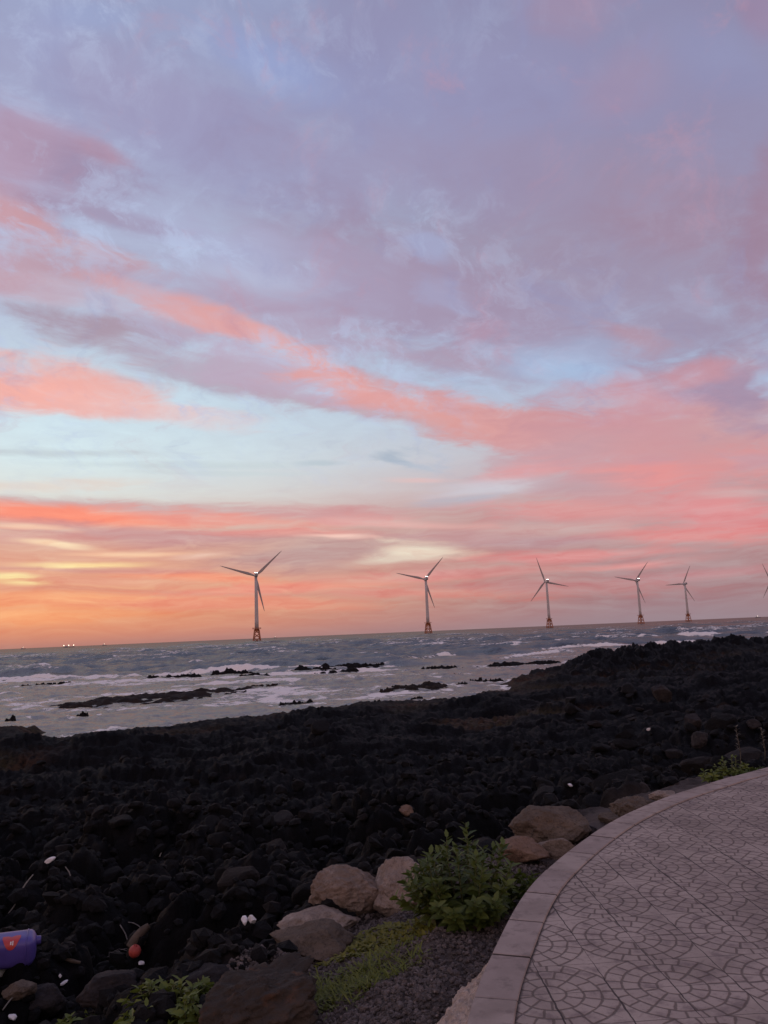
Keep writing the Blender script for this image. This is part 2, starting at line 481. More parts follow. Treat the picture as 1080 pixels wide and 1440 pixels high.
    g.put(cm2.inputs[0], g.m('MULTIPLY_ADD', lo, .30, 1.)); g.put(cm2.inputs[1], g.m('MULTIPLY_ADD', lo, 1.0, 1.)); g.put(cm2.inputs[2], g.m('MULTIPLY_ADD', lo, .95, 1.))
    c = g.mix(1., c, cm2.outputs[0], 'MULTIPLY')
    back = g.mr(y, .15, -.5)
    c = g.mix(back, c, g.mix(1., c, (1.75, 1.34, 1.02, 1), 'MULTIPLY', False), clamp=False)  # unseen sky behind the camera, brightened and warmed to lift the ambient light
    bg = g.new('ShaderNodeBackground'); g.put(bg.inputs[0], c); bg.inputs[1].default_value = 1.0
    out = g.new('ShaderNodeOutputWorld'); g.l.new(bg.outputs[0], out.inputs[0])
    w.cycles.sampling_method = 'MANUAL'; w.cycles.sample_map_resolution = 512


build_world()
sun_d = bpy.data.lights.new('sun', 'SUN'); sun = bpy.data.objects.new('sun', sun_d); col.objects.link(sun)
sun_d.energy = .16; sun_d.angle = math.radians(9); sun_d.color = (1, .62, .40)
dv = Vector((math.sin(SUN_AZ) * math.cos(SUN_EL), math.cos(SUN_AZ) * math.cos(SUN_EL), math.sin(SUN_EL + math.radians(2))))
sun.rotation_euler = dv.to_track_quat('Z', 'Y').to_euler()

# ------------------------------------------------------------------ layout curves
K = EYE / 1.6
outer_px = [(660, 1422), (675, 1379), (699, 1328), (724, 1278), (749, 1243), (780, 1214), (810, 1190), (843, 1167), (878, 1147),
            (917, 1130), (948, 1118), (994, 1104), (1029, 1093), (1080, 1080)]
curb = [(-.62, -30), (-.62, -6), (-.5, -2), (-.28, .4), (-.02, 2.2)] + [tuple(at(a, b, PAVE_Z)[:2]) for a, b in outer_px] + \
       [(5.3, 9.95), (6.9, 10.6), (9, 11.2), (13, 11.7), (20, 11.9), (45, 11.6)]


def resample(pts, step):
    pts = np.array(pts, float)
    # Catmull-Rom
    P = np.vstack([2 * pts[0] - pts[1], pts, 2 * pts[-1] - pts[-2]])
    o = []
    for i in range(1, len(P) - 2):
        n = max(2, int(np.linalg.norm(P[i + 1] - P[i]) / step) + 1)
        for k in range(n):
            t = k / n
            o.append(.5 * (2 * P[i] + (P[i + 1] - P[i - 1]) * t + (2 * P[i - 1] - 5 * P[i] + 4 * P[i + 1] - P[i + 2]) * t * t +
                           (3 * P[i] - P[i - 1] - 3 * P[i + 1] + P[i + 2]) * t ** 3))
    o.append(pts[-1]); o = np.array(o)
    # even spacing
    d = np.concatenate([[0], np.cumsum(np.linalg.norm(np.diff(o, axis=0), axis=1))])
    s = np.arange(0, d[-1], step)
    return np.stack([np.interp(s, d, o[:, 0]), np.interp(s, d, o[:, 1])], 1)


CURB = resample(curb, .05)
for _ in range(40):
    CURB[1:-1] = .25 * CURB[:-2] + .5 * CURB[1:-1] + .25 * CURB[2:]
shore = np.array([(-200, 40), (-60, 44), (-40, 42.5), (-23, 43.4), (-19.0, 43.2), (-17.6, 40.5), (-16.2, 39.0), (-13.2, 40.8), (-10.2, 44.0), (-6.3, 46.3), (-2.3, 48.8),
                  (.4, 50), (4.2, 51.9), (7.3, 53.6), (9.0, 56), (9.3, 60), (9.0, 64), (11.5, 68), (15, 74), (20, 84), (27, 95), (38, 106),
                  (52, 113), (75, 120), (130, 128), (250, 140)], float)


def sdist(x, y, line, stride=1):
    """signed distance to a polyline; positive to its right (walking along it)"""
    L = line[::stride]
    best = np.full(x.shape, 1e18); sg = np.ones(x.shape)
    for i in range(len(L) - 1):
        a = L[i]; b = L[i + 1]; e = b - a
        px = x - a[0]; py = y - a[1]
        t = np.clip((px * e[0] + py * e[1]) / (e @ e), 0, 1)
        dx = px - t * e[0]; dy = py - t * e[1]
        d = dx * dx + dy * dy
        c = e[0] * py - e[1] * px
        m = d < best
        best = np.where(m, d, best); sg = np.where(m, np.where(c < 0, 1., -1.), sg)
    return np.sqrt(best) * sg


CURB_C = CURB[::6]


def terrain(x, y, full=False):
    x = np.asarray(x, float); y = np.asarray(y, float)
    s = sdist(x, y, shore) + .9 * N1.fbm(x * .35, y * .35, 3) + .35 * N2.perlin(x * 1.6, y * 1.6)   # inland +
    d = -sdist(x, y, CURB_C)            # outside the kerb +
    h = .04 + .30 * sstep(0, 1.1, s) + .020 * np.clip(s, 0, 45)
    h = np.where(s < 0, np.maximum(-1.6, .04 + s * .35), h)
    h = h + .62 * np.exp(-((s - 6) / 5.5) ** 2) * sstep(9, 24, x) * sstep(56, 72, y) * (1 + .5 * N3.perlin(x * .09, y * .09)) * (s > 0)
    h = h + .75 * sstep(6, 20, x) * sstep(8, 16, y) * (1 - sstep(40, 60, y)) * (1 + .5 * N1.perlin(x * .2, y * .2))
    f = np.interp(d, [-.5, .5, 1.1, 2.0, 3.2, 5, 8, 11], [1, 1, .88, .62, .36, .16, .05, 0])
    top = PAVE_Z - .20
    base = h + (top - h) * f
    rub = sstep(.9, 2.2, d) * sstep(-.4, .8, s)
    rock = sstep(14, 5, s) * sstep(.5, 2, s)                       # rough lava rim by the water
    flow = np.maximum(sstep(-.1, .35, N4.fbm(x * .07 + 3, y * .07, 3)) * .75, .88 * sstep(9, 2, x - .15 * y) * sstep(-.55, .0, N3.fbm(x * .09, y * .09 + 4, 2))) * sstep(14, 22, y + 2 * N1.perlin(x * .3, y * .3))  # smoother lava tongues
    b = .34 * N2.fbm(x * .22, y * .22, 3) * sstep(3, 9, d)
    far = sstep(13, 26, np.hypot(x, y)) * (1 - .65 * sstep(4, 14, x) * sstep(60, 30, y))
    r1 = N1.stones(x, y, 1.15, .6) * .42 * (1 - .6 * flow) * (1 - .8 * far)
    r2 = N2.stones(x + .12 * N3.perlin(x * 3, y * 3), y, .5, .9) * .55 * (1 - .75 * flow) * (1 - .5 * far)
    r3 = N3.stones(x, y + .05 * N1.perlin(x * 7, y * 7), .21, .95) * .55
    jag = (1 - np.abs(N2.fbm(x * .45, y * .45, 5))) ** 2
    ter = N2.fbm(x * .11, y * .27, 4) * 3.2 + .02 * y
    tf = ter - np.floor(ter)
    shelf = (np.floor(ter) + sstep(.62, .95, tf) + .25 * tf) * .17
    rg = (1 - np.abs(N4.fbm(x * .5, y * 1.1, 4))) * .20 * (flow + .5 * rock)
    rim = 1 - .55 * sstep(9, 3, s) * sstep(14, 6, x)
    z = base + rub * rim * (flow * (shelf - .1) + b + r1 + r2 + r3 * .8 + rg - .22)
    z = z + .05 * rub * N4.fbm(x * 4.5, y * 4.5, 3)
    z = z + .38 * N3.stones(x, y, 2.3, .75) * rock * sstep(9, 20, x)
    z = z + (.75 * jag - .45) * sstep(9, 20, x) * sstep(45, 60, y) * sstep(.3, 2, s) * sstep(30, 14, s)
    z = z + (1 - rub) * (.025 * N4.fbm(x * 3, y * 3, 4) + .012 * N3.fbm(x * 14, y * 14, 3)) * (d > .05)
    z = np.where(d < .05, PAVE_Z - .3, z)
    if full:
        return z, s, d, flow
    return z


def tz(x, y):
    return float(terrain(np.array([x]), np.array([y]))[0])


def hit(px, py, lift=0.):
    """where a line of sight meets the ground"""
    d = ray(px, py)
    t = np.arange(2.5, 140, .03)
    X = d[0] * t; Y = d[1] * t; Z = CAM_Z + d[2] * t - lift
    below = np.nonzero(Z < terrain(X, Y))[0]
    i = below[0] if len(below) else len(t) - 1
    return np.array([X[i], Y[i], Z[i]])


# ------------------------------------------------------------------ materials of the ground
def m_lava():
    m, g, b = mat('lava_rock')
    co = g.new('ShaderNodeNewGeometry').outputs['Position']
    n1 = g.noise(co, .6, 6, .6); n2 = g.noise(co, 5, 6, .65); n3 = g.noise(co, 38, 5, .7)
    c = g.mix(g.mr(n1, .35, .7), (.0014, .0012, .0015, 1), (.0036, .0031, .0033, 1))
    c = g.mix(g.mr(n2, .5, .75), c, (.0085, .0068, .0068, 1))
    at_ = g.new('ShaderNodeAttribute'); at_.attribute_name = 'algae'
    al = g.m('MULTIPLY', at_.outputs['Fac'], g.mr(n2, .3, .6))
    c = g.mix(al, c, g.mix(g.mr(n1, .4, .6), (.050, .025, .013, 1), (.036, .026, .011, 1)))
    a2 = g.new('ShaderNodeAttribute'); a2.attribute_name = 'earth'
    c = g.mix(g.m('MULTIPLY', a2.outputs['Fac'], .9), c, g.mix(g.mr(n2, .35, .65), (.06, .046, .040, 1), (.11, .088, .078, 1)))
    g.put(b.inputs['Base Color'], c)
    b.inputs['Roughness'].default_value = .82
    b.inputs['Specular IOR Level'].default_value = .12
    bump(g, b, g.m('MULTIPLY_ADD', n3, .35, n2), .9, .06)
    return m


def rock_mat(name, ca, cb, cc, rough=.9, scale=3.):
    m, g, b = mat(name)
    co = obj_co(g)
    n1 = g.noise(co, scale, 6, .6, .4); n2 = g.noise(co, scale * 4.5, 6, .65); n3 = g.noise(co, scale * 18, 4, .7)
    c = g.mix(g.mr(n1, .35, .68), ca + (1,), cb + (1,))
    c = g.mix(g.mr(n2, .54, .72), c, cc + (1,))
    c = g.mix(g.mr(n3, .52, .72, 0, .7), c, tuple(q * .4 for q in ca) + (1,))
    n4 = g.noise(co, scale * 1.3, 9, .75, .25)
    c = g.mix(g.mr(g.m('ABSOLUTE', g.m('SUBTRACT', n4, .5)),   .012, .0, 0, .6), c, tuple(q * .3 for q in ca) + (1,))
    g.put(b.inputs['Base Color'], c)
    b.inputs['Roughness'].default_value = rough
    b.inputs['Specular IOR Level'].default_value = .25
    bump(g, b, g.m('MULTIPLY_ADD', n3, .3, n2), .8, .03)
    return m


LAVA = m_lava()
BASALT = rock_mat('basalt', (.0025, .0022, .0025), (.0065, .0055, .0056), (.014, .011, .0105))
BASALT2 = rock_mat('grey_basalt', (.022, .019, .020), (.042, .035, .034), (.062, .050, .046))
BASALT3 = rock_mat('brown_basalt', (.010, .008, .008), (.020, .016, .015), (.034, .026, .023))
TAN = rock_mat('tan_stone', (.19, .140, .108), (.30, .23, .185), (.36, .285, .235))
PALE = rock_mat('pale_stone', (.24, .185, .15), (.36, .285, .235), (.42, .34, .285))
OCHRE = rock_mat('ochre_stone', (.18, .112, .078), (.26, .17, .12), (.14, .095, .07))
BROWN = rock_mat('brown_stone', (.105, .078, .058), (.165, .122, .092), (.075, .058, .046))
DARKB = rock_mat('rusty_brown_stone', (.038, .030, .024), (.062, .047, .037), (.13, .066, .038), scale=1.6)
REEF = rock_mat('weedy_reef', (.012, .009, .008), (.030, .019, .012), (.020, .016, .009), scale=.7)


# ------------------------------------------------------------------ ground, pavement, kerb
def columns(lim, dense, nd, nc):
    a = np.linspace(-dense, dense, nd)
    o = dense + (lim - dense) * np.linspace(0, 1, nc + 1)[1:] ** 1.4
    return np.concatenate([-o[::-1], a, o])


def build_terrain():
    nr = 620
    r = np.exp(np.linspace(math.log(1.8), math.log(185), nr))
    a = np.radians(columns(100, 31, 760, 60))
    Rr, A = np.meshgrid(r, a, indexing='ij')
    X = Rr * np.sin(A); Y = Rr * np.cos(A)
    z, s, d, flow = terrain(X, Y, True)
    f = grid_faces(nr, len(a))
    S = s.ravel(); Dd = d.ravel()
    keep = (S[f].max(1) > -5) & (Dd[f].max(1) > -.6)
    f = f[keep]
    used = np.unique(f); remap = np.full(X.size, -1); remap[used] = np.arange(len(used))
    V = np.stack([X, Y, z], -1).reshape(-1, 3)[used]
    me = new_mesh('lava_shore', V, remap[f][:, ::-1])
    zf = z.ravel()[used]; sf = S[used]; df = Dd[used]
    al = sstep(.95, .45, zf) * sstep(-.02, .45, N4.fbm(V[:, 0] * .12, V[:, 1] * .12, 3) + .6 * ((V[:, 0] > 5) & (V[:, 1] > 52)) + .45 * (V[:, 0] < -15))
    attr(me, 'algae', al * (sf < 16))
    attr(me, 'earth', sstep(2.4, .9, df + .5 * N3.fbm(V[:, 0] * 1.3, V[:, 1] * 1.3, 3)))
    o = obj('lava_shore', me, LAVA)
    struct(o)


build_terrain()


def offset(line, d):
    t = np.gradient(line, axis=0); t /= np.linalg.norm(t, axis=1)[:, None]
    return line + np.stack([t[:, 1], -t[:, 0]], 1) * d      # to the right of travel = pavement side


KERB_W = .205


def m_paving():
    m, g, b = mat('stamped_paving')
    P = g.new('ShaderNodeNewGeometry').outputs['Position']
    cB = at(948, 1387, PAVE_Z)
    ph = math.radians(2.2)
    v = g.mapping(P, loc=(cB[0], cB[1], 0), rot=(0, 0, ph), scale=(.598, .598, 1), typ='TEXTURE')
    wob = g.vm('MULTIPLY_ADD', g.vm('SUBTRACT', g.noise(v, 7, 3, .5, color=True), (.5, .5, .5)), (.03, .03, 0), v)
    fr = g.vm('SUBTRACT', g.vm('FRACTION', g.vm('ADD', wob, (100.5, 100.5, 0))), (.5, .5, 0))
    sp = g.new('ShaderNodeSeparateXYZ'); g.put(sp.inputs[0], fr)
    px, py = sp.outputs[0], sp.outputs[1]
    cxy = g.new('ShaderNodeCombineXYZ'); g.put(cxy.inputs[0], px); g.put(cxy.inputs[1], py)
    r = g.m('MULTIPLY', g.vm('LENGTH', cxy.outputs[0]), 2.)
    th = g.m('DIVIDE', g.m('ARCTAN2', py, px), 2 * PI)
    rings = [.26, .53, .805, 1.07]
    dd = None
    for q in rings:
        e = g.m('ABSOLUTE', g.m('SUBTRACT', r, q))
        dd = e if dd is None else g.m('MINIMUM', dd, e)
    n = g.m('ADD', g.m('MULTIPLY', g.m('GREATER_THAN', r, .26), 10.), g.m('MULTIPLY', g.m('GREATER_THAN', r, .53), 6.))
    n = g.m('ADD', n, g.m('MULTIPLY', g.m('GREATER_THAN', r, .805), 6.))
    n1 = g.m('MAXIMUM', n, 1.)
    fl = g.new('ShaderNodeSeparateXYZ'); g.put(fl.inputs[0], g.vm('FLOOR', g.vm('ADD', v, (100.5, 100.5, 0))))
    tt = g.m('MULTIPLY_ADD', th, n1, g.m('MULTIPLY', n, .37))
    t = g.m('FRACT', g.m('ADD', tt, 50.))
    rad = g.m('DIVIDE', g.m('MULTIPLY', g.m('SUBTRACT', .5, g.m('ABSOLUTE', g.m('SUBTRACT', t, .5))), g.m('MULTIPLY', r, 2 * PI)), n1)
    inr = g.m('MULTIPLY', g.m('LESS_THAN', r, 1.07), g.m('GREATER_THAN', r, .26))
    rad = g.m('ADD', rad, g.m('SUBTRACT', 1., inr))
    dd = g.m('MINIMUM', dd, rad)
    groove = g.mr(g.m('ADD', dd, g.m('MULTIPLY_ADD', g.noise(P, 22, 4, .6), .03, -.015)), .006, .028, 1., 0.)
    # corner stars: short arcs round each corner
    cx = g.m('SUBTRACT', .5, g.m('ABSOLUTE', px)); cy = g.m('SUBTRACT', .5, g.m('ABSOLUTE', py))
    cc = g.new('ShaderNodeCombineXYZ'); g.put(cc.inputs[0], cx); g.put(cc.inputs[1], cy)
    rc = g.vm('LENGTH', cc.outputs[0])
    star = g.m('MULTIPLY', g.m('LESS_THAN', g.m('ABSOLUTE', g.m('SUBTRACT', cx, cy)), .012), g.m('GREATER_THAN', r, 1.0))
    star = g.m('MULTIPLY', star, g.m('GREATER_THAN', rc, .09))
    groove = g.m('MAXIMUM', groove, g.m('MULTIPLY', star, .25))
    # joints between the square tiles, a little wider along one way
    jx = g.m('MINIMUM', g.m('ABSOLUTE', px), g.m('SUBTRACT', .5, g.m('ABSOLUTE', px)))
    jy = g.m('MINIMUM', g.m('ABSOLUTE', py), g.m('SUBTRACT', .5, g.m('ABSOLUTE', py)))
    gap = g.noise(P, 1.3, 2, .5)
    jw = g.mr(gap, .38, .62, .002, .0085, 'LINEAR')
    joint = g.m('MAXIMUM', g.m('LESS_THAN', jx, jw), g.m('MULTIPLY', g.m('LESS_THAN', jy, .004), .75))
    # per-tile tone, stains, grain
    tile = g.new('ShaderNodeTexWhiteNoise', noise_dimensions='2D')
    g.put(tile.inputs['Vector'], g.vm('FLOOR', g.vm('MULTIPLY', g.vm('ADD', v, (100.5, 100.5, 0)), (2, 2, 0))))
    blk = g.new('ShaderNodeTexWhiteNoise', noise_dimensions='3D')
    bc = g.new('ShaderNodeCombineXYZ')
    g.put(bc.inputs[0], g.m('FLOOR', g.m('ADD', tt, 50.))); g.put(bc.inputs[1], n)
    g.put(bc.inputs[2], g.m('MULTIPLY_ADD', fl.outputs[0], 3.7, fl.outputs[1])); g.put(blk.inputs['Vector'], bc.outputs[0])
    s1 = g.noise(P, 1.1, 6, .6, .6); s2 = g.noise(P, 60, 4, .7); s3 = g.noise(P, 9, 5, .65)
    c = g.mix(g.mr(s1, .3, .7), (.25, .195, .158, 1), (.45, .36, .30, 1))
    c = g.mix(g.m('MULTIPLY', tile.outputs[0], .45), c, (.46, .37, .305, 1))
    c = g.mix(g.m('MULTIPLY', g.m('MULTIPLY', blk.outputs[0], inr), .20), c, (.21, .155, .142, 1))
    c = g.mix(g.mr(s3, .47, .70, 0, .7), c, (.17, .125, .115, 1))
    c = g.mix(g.mr(s2, .58, .78, 0, .6), c, (.56, .45, .41, 1))
    c = g.mix(g.mr(s2, .42, .25, 0, .6), c, (.11, .08, .074, 1))
    c = g.mix(g.m('MULTIPLY', groove, .72), c, (.085, .062, .050, 1))
    c = g.mix(g.m('MULTIPLY', joint, .85), c, (.022, .016, .015, 1))
    ed = g.new('ShaderNodeAttribute'); ed.attribute_name = 'edge_dirt'
    c = g.mix(g.mr(g.m('MULTIPLY_ADD', s3, .5, ed.outputs['Fac']), .75, 1.15, 0, .9), c, (.020, .015, .013, 1))
    g.put(b.inputs['Base Color'], c)
    b.inputs['Roughness'].default_value = .78
    b.inputs['Specular IOR Level'].default_value = .3
    hgt = g.m('SUBTRACT', g.m('MULTIPLY_ADD', s2, .22, g.m('MULTIPLY', s3, .35)), g.m('MAXIMUM', groove, joint))
    bump(g, b, hgt, .7, .008)
    return m


def build_pavement():
    inner = offset(CURB, KERB_W - .006)
    i0 = np.nonzero(inner[:, 1] > -25)[0][0]
    inn = inner[i0:]
    far = np.stack([np.full(2, 45.), [inn[-1][1], -25]], 1)
    # strips from the kerb line to a far line
    V = []; F = []
    right = np.stack([np.maximum(inn[:, 0] + 8, np.linspace(10, 45, len(inn))), np.minimum(inn[:, 1], np.linspace(-25, 11.4, len(inn)))], 1)
    right[:, 0] = 45
    right[:, 1] = np.linspace(-25, inn[-1][1] - .001, len(inn))
    for k in range(len(inn)):
        e = (right[k] - inn[k]) / np.linalg.norm(right[k] - inn[k])
        V += [(*inn[k], PAVE_Z), (*(inn[k] + e * .014), PAVE_Z), (*(inn[k] + e * .05), PAVE_Z), (*right[k], PAVE_Z)]
    F = [[4 * k + j, 4 * k + j + 1, 4 * k + 5 + j, 4 * k + 4 + j] for k in range(0, len(inn) - 1) for j in range(3)]
    me = new_mesh('pavement', V, F, False)
    attr(me, 'edge_dirt', np.tile([1., .75, 0., 0.], len(inn)))
    struct(obj('pavement', me, m_paving()))
    # kerb stones
    m, g, b = mat('kerb_concrete')
    P = g.new('ShaderNodeNewGeometry').outputs['Position']
    s1 = g.noise(P, 2.2, 6, .6, .5); s2 = g.noise(P, 70, 4, .7); s3 = g.noise(P, 11, 5, .6)
    rnd = g.new('ShaderNodeNewGeometry').outputs['Random Per Island']
    c = g.mix(g.mr(s1, .3, .7), (.26, .205, .168, 1), (.43, .345, .29, 1))
    c = g.mix(g.m('MULTIPLY', rnd, .4), c, (.29, .22, .2, 1))
    c = g.mix(g.mr(s3, .50, .70, 0, .75), c, (.19, .148, .125, 1))
    c = g.mix(g.mr(s2, .6, .8, 0, .45), c, (.56, .45, .41, 1))
    jd_ = g.new('ShaderNodeAttribute'); jd_.attribute_name = 'joint_dirt'
    c = g.mix(g.mr(g.m('MULTIPLY_ADD', s3, .6, jd_.outputs['Fac']), .75, 1.2, 0, .9), c, (.030, .023, .019, 1))
    g.put(b.inputs['Base Color'], c); b.inputs['Roughness'].default_value = .8; b.inputs['Specular IOR Level'].default_value = .3
    bump(g, b, g.m('MULTIPLY_ADD', s2, .4, s3), .5, .006)
    V = []; F = []
    inn = offset(CURB, KERB_W)
    t = np.gradient(CURB, axis=0); t /= np.linalg.norm(t, axis=1)[:, None]
    step = 10; k = i0
    top = PAVE_Z + .006; bv = .004; JD = []
    while k + step < len(CURB):
        jk = rs.rand() * .006
        ids = [(k, .0022, 1.), (k, .012, 0.)] + [(i, 0, 0.) for i in range(k + 2, k + step, 2)] + [(k + step, -.012, 0.), (k + step, -.0022, 1.)]
        n = len(V); rows = len(ids)
        for q, (i, so, jd) in enumerate(ids):
            sh = t[i] * so
            A = CURB[i] + sh; Bq = inn[i] + sh; w = (Bq - A) / np.linalg.norm(Bq - A)
            e = .004 * jd; JD += [jd] * 6
            V += [(A[0], A[1], top - .3), (A[0], A[1], top - bv - e), (*(A + w * bv), top - e + jk), (*(Bq - w * bv), top - e + jk), (Bq[0], Bq[1], top - bv - e), (Bq[0], Bq[1], top - .3)]
        for q in range(rows - 1):
            for j in range(5):
                a = n + q * 6 + j
                F.append([a, a + 1, a + 7, a + 6])
        F.append([n + j for j in range(6)]); F.append([n + (rows - 1) * 6 + j for j in range(6)][::-1])
        k += step
    me = new_mesh('kerb', V, F, False); attr(me, 'joint_dirt', JD)
    struct(obj('kerb', me, m))
    # rough mortar footing spilling out beside the kerb
    V = []; F = []
    lo = np.argmin(np.abs(CURB[:, 1] - 1.0)); hi = np.argmin(np.linalg.norm(CURB - at(700, 1326, PAVE_Z)[:2], axis=1))
    ids = range(lo, hi); nc = 26
    fine = np.stack([np.interp(np.linspace(lo, hi, (hi - lo) * 5), np.arange(len(CURB)), CURB[:, k]) for k in (0, 1)], 1)
    tt = np.gradient(fine, axis=0); tt /= np.linalg.norm(tt, axis=1)[:, None]
    for k in range(len(fine)):
        u = k / (len(fine) - 1)
        wdt = .50 * (1 - u) ** .7 + .03 + .05 * mnoise.noise((k * .03, 0, 3)) + .02 * mnoise.noise((k * .17, 0, 9))
        for j in range(nc):
            d = wdt * j / (nc - 1)
            p = fine[k] + np.array([-tt[k][1], tt[k][0]]) * d
            z = PAVE_Z - .025 - .085 * (j / (nc - 1)) ** 1.3 - (.14 if j == nc - 1 else 0)
            z += .022 * mnoise.fractal((p[0] * 16, p[1] * 16, 1), .9, 2, 4) + .008 * mnoise.noise((p[0] * 70, p[1] * 70, 5))
            V.append((p[0], p[1], z))
    F = grid_faces(len(fine), nc)
    fm = rock_mat('rough_mortar', (.46, .35, .27), (.66, .52, .42), (.74, .61, .50), scale=9)
    struct(obj('kerb_footing', new_mesh('kerb_footing', V, F), fm))


build_pavement()


# ------------------------------------------------------------------ sea
def surf_y(x):
    """distance out of the outer breaker line"""
    return np.interp(x, [-120, -60, -30, 0, 14, 30, 55, 100], [120, 122, 116, 108, 128, 155, 150, 152])


def build_sea():
    nr = 900
    r = np.concatenate([np.exp(np.linspace(math.log(34), math.log(420), 640)), np.exp(np.linspace(math.log(422), math.log(6500), nr - 640))])
    a = np.radians(columns(88, 31, 900, 60))
    Rr, A = np.meshgrid(r, a, indexing='ij')
    X = Rr * np.sin(A); Y = Rr * np.cos(A)
    dr = np.gradient(r)[:, None]
    s = -sdist(X, Y, shore)                      # seaward +
    ys = surf_y(X) + 7 * N1.fbm(X * .03, Y * .004, 3)
    outw = sstep(-14, 14, Y - ys)                # 1 outside the surf line
    amp = (.10 + .9 * outw) * sstep(-1, 10, s)
    z = np.zeros_like(X); hx = np.zeros_like(X)
    rw = np.random.RandomState(5)
    for k in range(46):
        lam = 3.2 * (46 / 3.2) ** (rw.rand())
        an = rw.normal(0, .42) - .15
        kx, ky = math.sin(an) * 2 * PI / lam, -math.cos(an) * 2 * PI / lam
        am = .0092 * lam ** .84 * (2.0 if lam < 9 else 1.2)
        w = np.clip((lam / dr - 2) / 2, 0, 1)
        ph = kx * X + ky * Y + rw.rand() * 6.28
        ph = ph + .8 * N2.perlin(X / (lam * 3), Y / (lam * 3) + k)
        c = np.cos(ph)
        z += am * w * (c + .35 * np.cos(2 * ph))
    zo = z * amp
    zin = .16 * N3.fbm(X * .45, Y * .7, 4) + .06 * N4.fbm(X * .2, Y * .35, 2)
    z = zo + zin * (1 - outw) * np.clip((1.2 / dr - 1), 0, 1)
    crest = sstep(.55, 1.15, zo) * (N4.perlin(X * .035, Y * .05) > -.05)
    foam = .36 * crest * outw
    # breakers rolling in, several ranks
    def rank(off, hgt, wid, cover, seed, xa, xb):
        nonlocal z, foam
        n = Noise(seed)
        c0 = surf_y(X) + off + 6 * n.fbm(X * .035, Y * 0, 3) + 1.2 * n.perlin(X * .25, Y * 0 + 4)
        d = Y - c0
        on = sstep(-.25, .3, n.fbm(X * .045, Y * 0 + 9.3, 2) + cover) * sstep(xa - 6, xa + 6, X) * (1 - sstep(xb - 8, xb + 8, X)) * (s > 2)
        front = np.where(d < 0, np.exp(-(d / (wid * .45)) ** 2), np.exp(-(d / (wid * 1.2)) ** 2))
        lump = 1 + .35 * n.fbm(X * .8, Y * .8, 3)
        z = z + hgt * front * on * lump
        foam = np.maximum(foam, on * np.where(d < 0, np.exp(-(d / (wid * 1.25)) ** 2), np.exp(-(d / (wid * .35)) ** 2)) * (.75 + .5 * n.fbm(X * .35, Y * .35, 3)))
    rank(4, .75, 2.2, .35, 21, 4, 62)
    rank(22, .6, 2.4, -.05, 22, 12, 90)
    rank(-18, .42, 2.0, .30, 23, 2, 34)
    rank(0, .55, 2.0, .45, 24, -120, -6)
    rank(-12, .35, 1.8, .35, 25, -120, 20)
    rank(14, .5, 2.2, -.12, 26, -120, 0)
    rank(-34, .2, 1.6, .0, 27, -80, 14)
    rank(45, .5, 2.6, -.25, 28, 20, 130)
    rank(80, .5, 2.6, -.3, 29, -60, 160)
    # drifting foam of the shallows, swash along the edge
    inner = (1 - outw) * sstep(-2, 3, s)
    drift = .12 + .46 * N2.fbm(X * .05, Y * .09, 3) + .20 * N1.fbm(X * .3, Y * .5, 3)
    foam = np.maximum(foam, inner * drift)
    foam = np.maximum(foam, .62 * sstep(2.2, .2, s) * (.6 + .6 * N3.fbm(X * .4, Y * .4, 3)))
    for (cx, cy, rx, ry) in REEF_SPOTS:
        q = np.sqrt(((X - cx) / (rx + .5)) ** 2 + ((Y - cy) / (ry + 1.0)) ** 2)
        foam = np.maximum(foam, .60 * np.exp(-((q - 1.05) / .25) ** 2) * (.6 + .7 * N3.fbm(X * .5, Y * .5, 2)))
    f = grid_faces(nr, len(a))
    keep = s.ravel()[f].max(1) > -3
    f = f[keep]
    used = np.unique(f); remap = np.full(X.size, -1); remap[used] = np.arange(len(used))
    V = np.stack([X, Y, z], -1).reshape(-1, 3)[used]
    me = new_mesh('sea', V, remap[f][:, ::-1])
    attr(me, 'foam', np.clip(foam.ravel()[used], 0, 1.2))
    attr(me, 'shallow', inner.ravel()[used])
    m, g, b = mat('sea_water')
    P = g.new('ShaderNodeNewGeometry').outputs['Position']
    fa = g.new('ShaderNodeAttribute'); fa.attribute_name = 'foam'
    sh = g.new('ShaderNodeAttribute'); sh.attribute_name = 'shallow'
    wp = g.vm('MULTIPLY_ADD', g.vm('SUBTRACT', g.noise(P, .35, 3, .5, color=True), (.5, .5, .5)), (2.5, 2.5, 0), P)
    ws = g.mapping(wp, scale=(.55, 1.0, 1))
    f1 = g.noise(ws, .9, 8, .68, .6); f2 = g.noise(ws, 3.6, 6, .7)
    fn = g.m('MULTIPLY_ADD', f2, .45, f1)
    thr = g.m('SUBTRACT', 1.00, g.m('MULTIPLY', fa.outputs['Fac'], .76))
    fmask = g.mr(g.m('SUBTRACT', fn, thr), -.03, .10)
    # wind-roughened water: blue-grey body light plus a sky reflection that saturates at grazing angles
    w1 = g.noise(g.mapping(P, scale=(.8, 1.3, 1)), 1.4, 6, .62); w2 = g.noise(P, .22, 5, .6)
    bn = g.new('ShaderNodeBump'); bn.inputs['Strength'].default_value = .6; bn.inputs['Distance'].default_value = .25
    g.put(bn.inputs['Height'], g.m('MULTIPLY_ADD', w2, 1.6, w1))
    df = g.new('ShaderNodeBsdfDiffuse'); g.l.new(bn.outputs[0], df.inputs['Normal'])
    g.put(df.inputs[0], g.mix(sh.outputs['Fac'], (.033, .041, .041, 1), (.060, .055, .048, 1)))
    gl = g.new('ShaderNodeBsdfGlossy'); gl.inputs['Roughness'].default_value = .22; g.l.new(bn.outputs[0], gl.inputs['Normal'])
    gl.inputs['Color'].default_value = (1, .955, .86, 1)
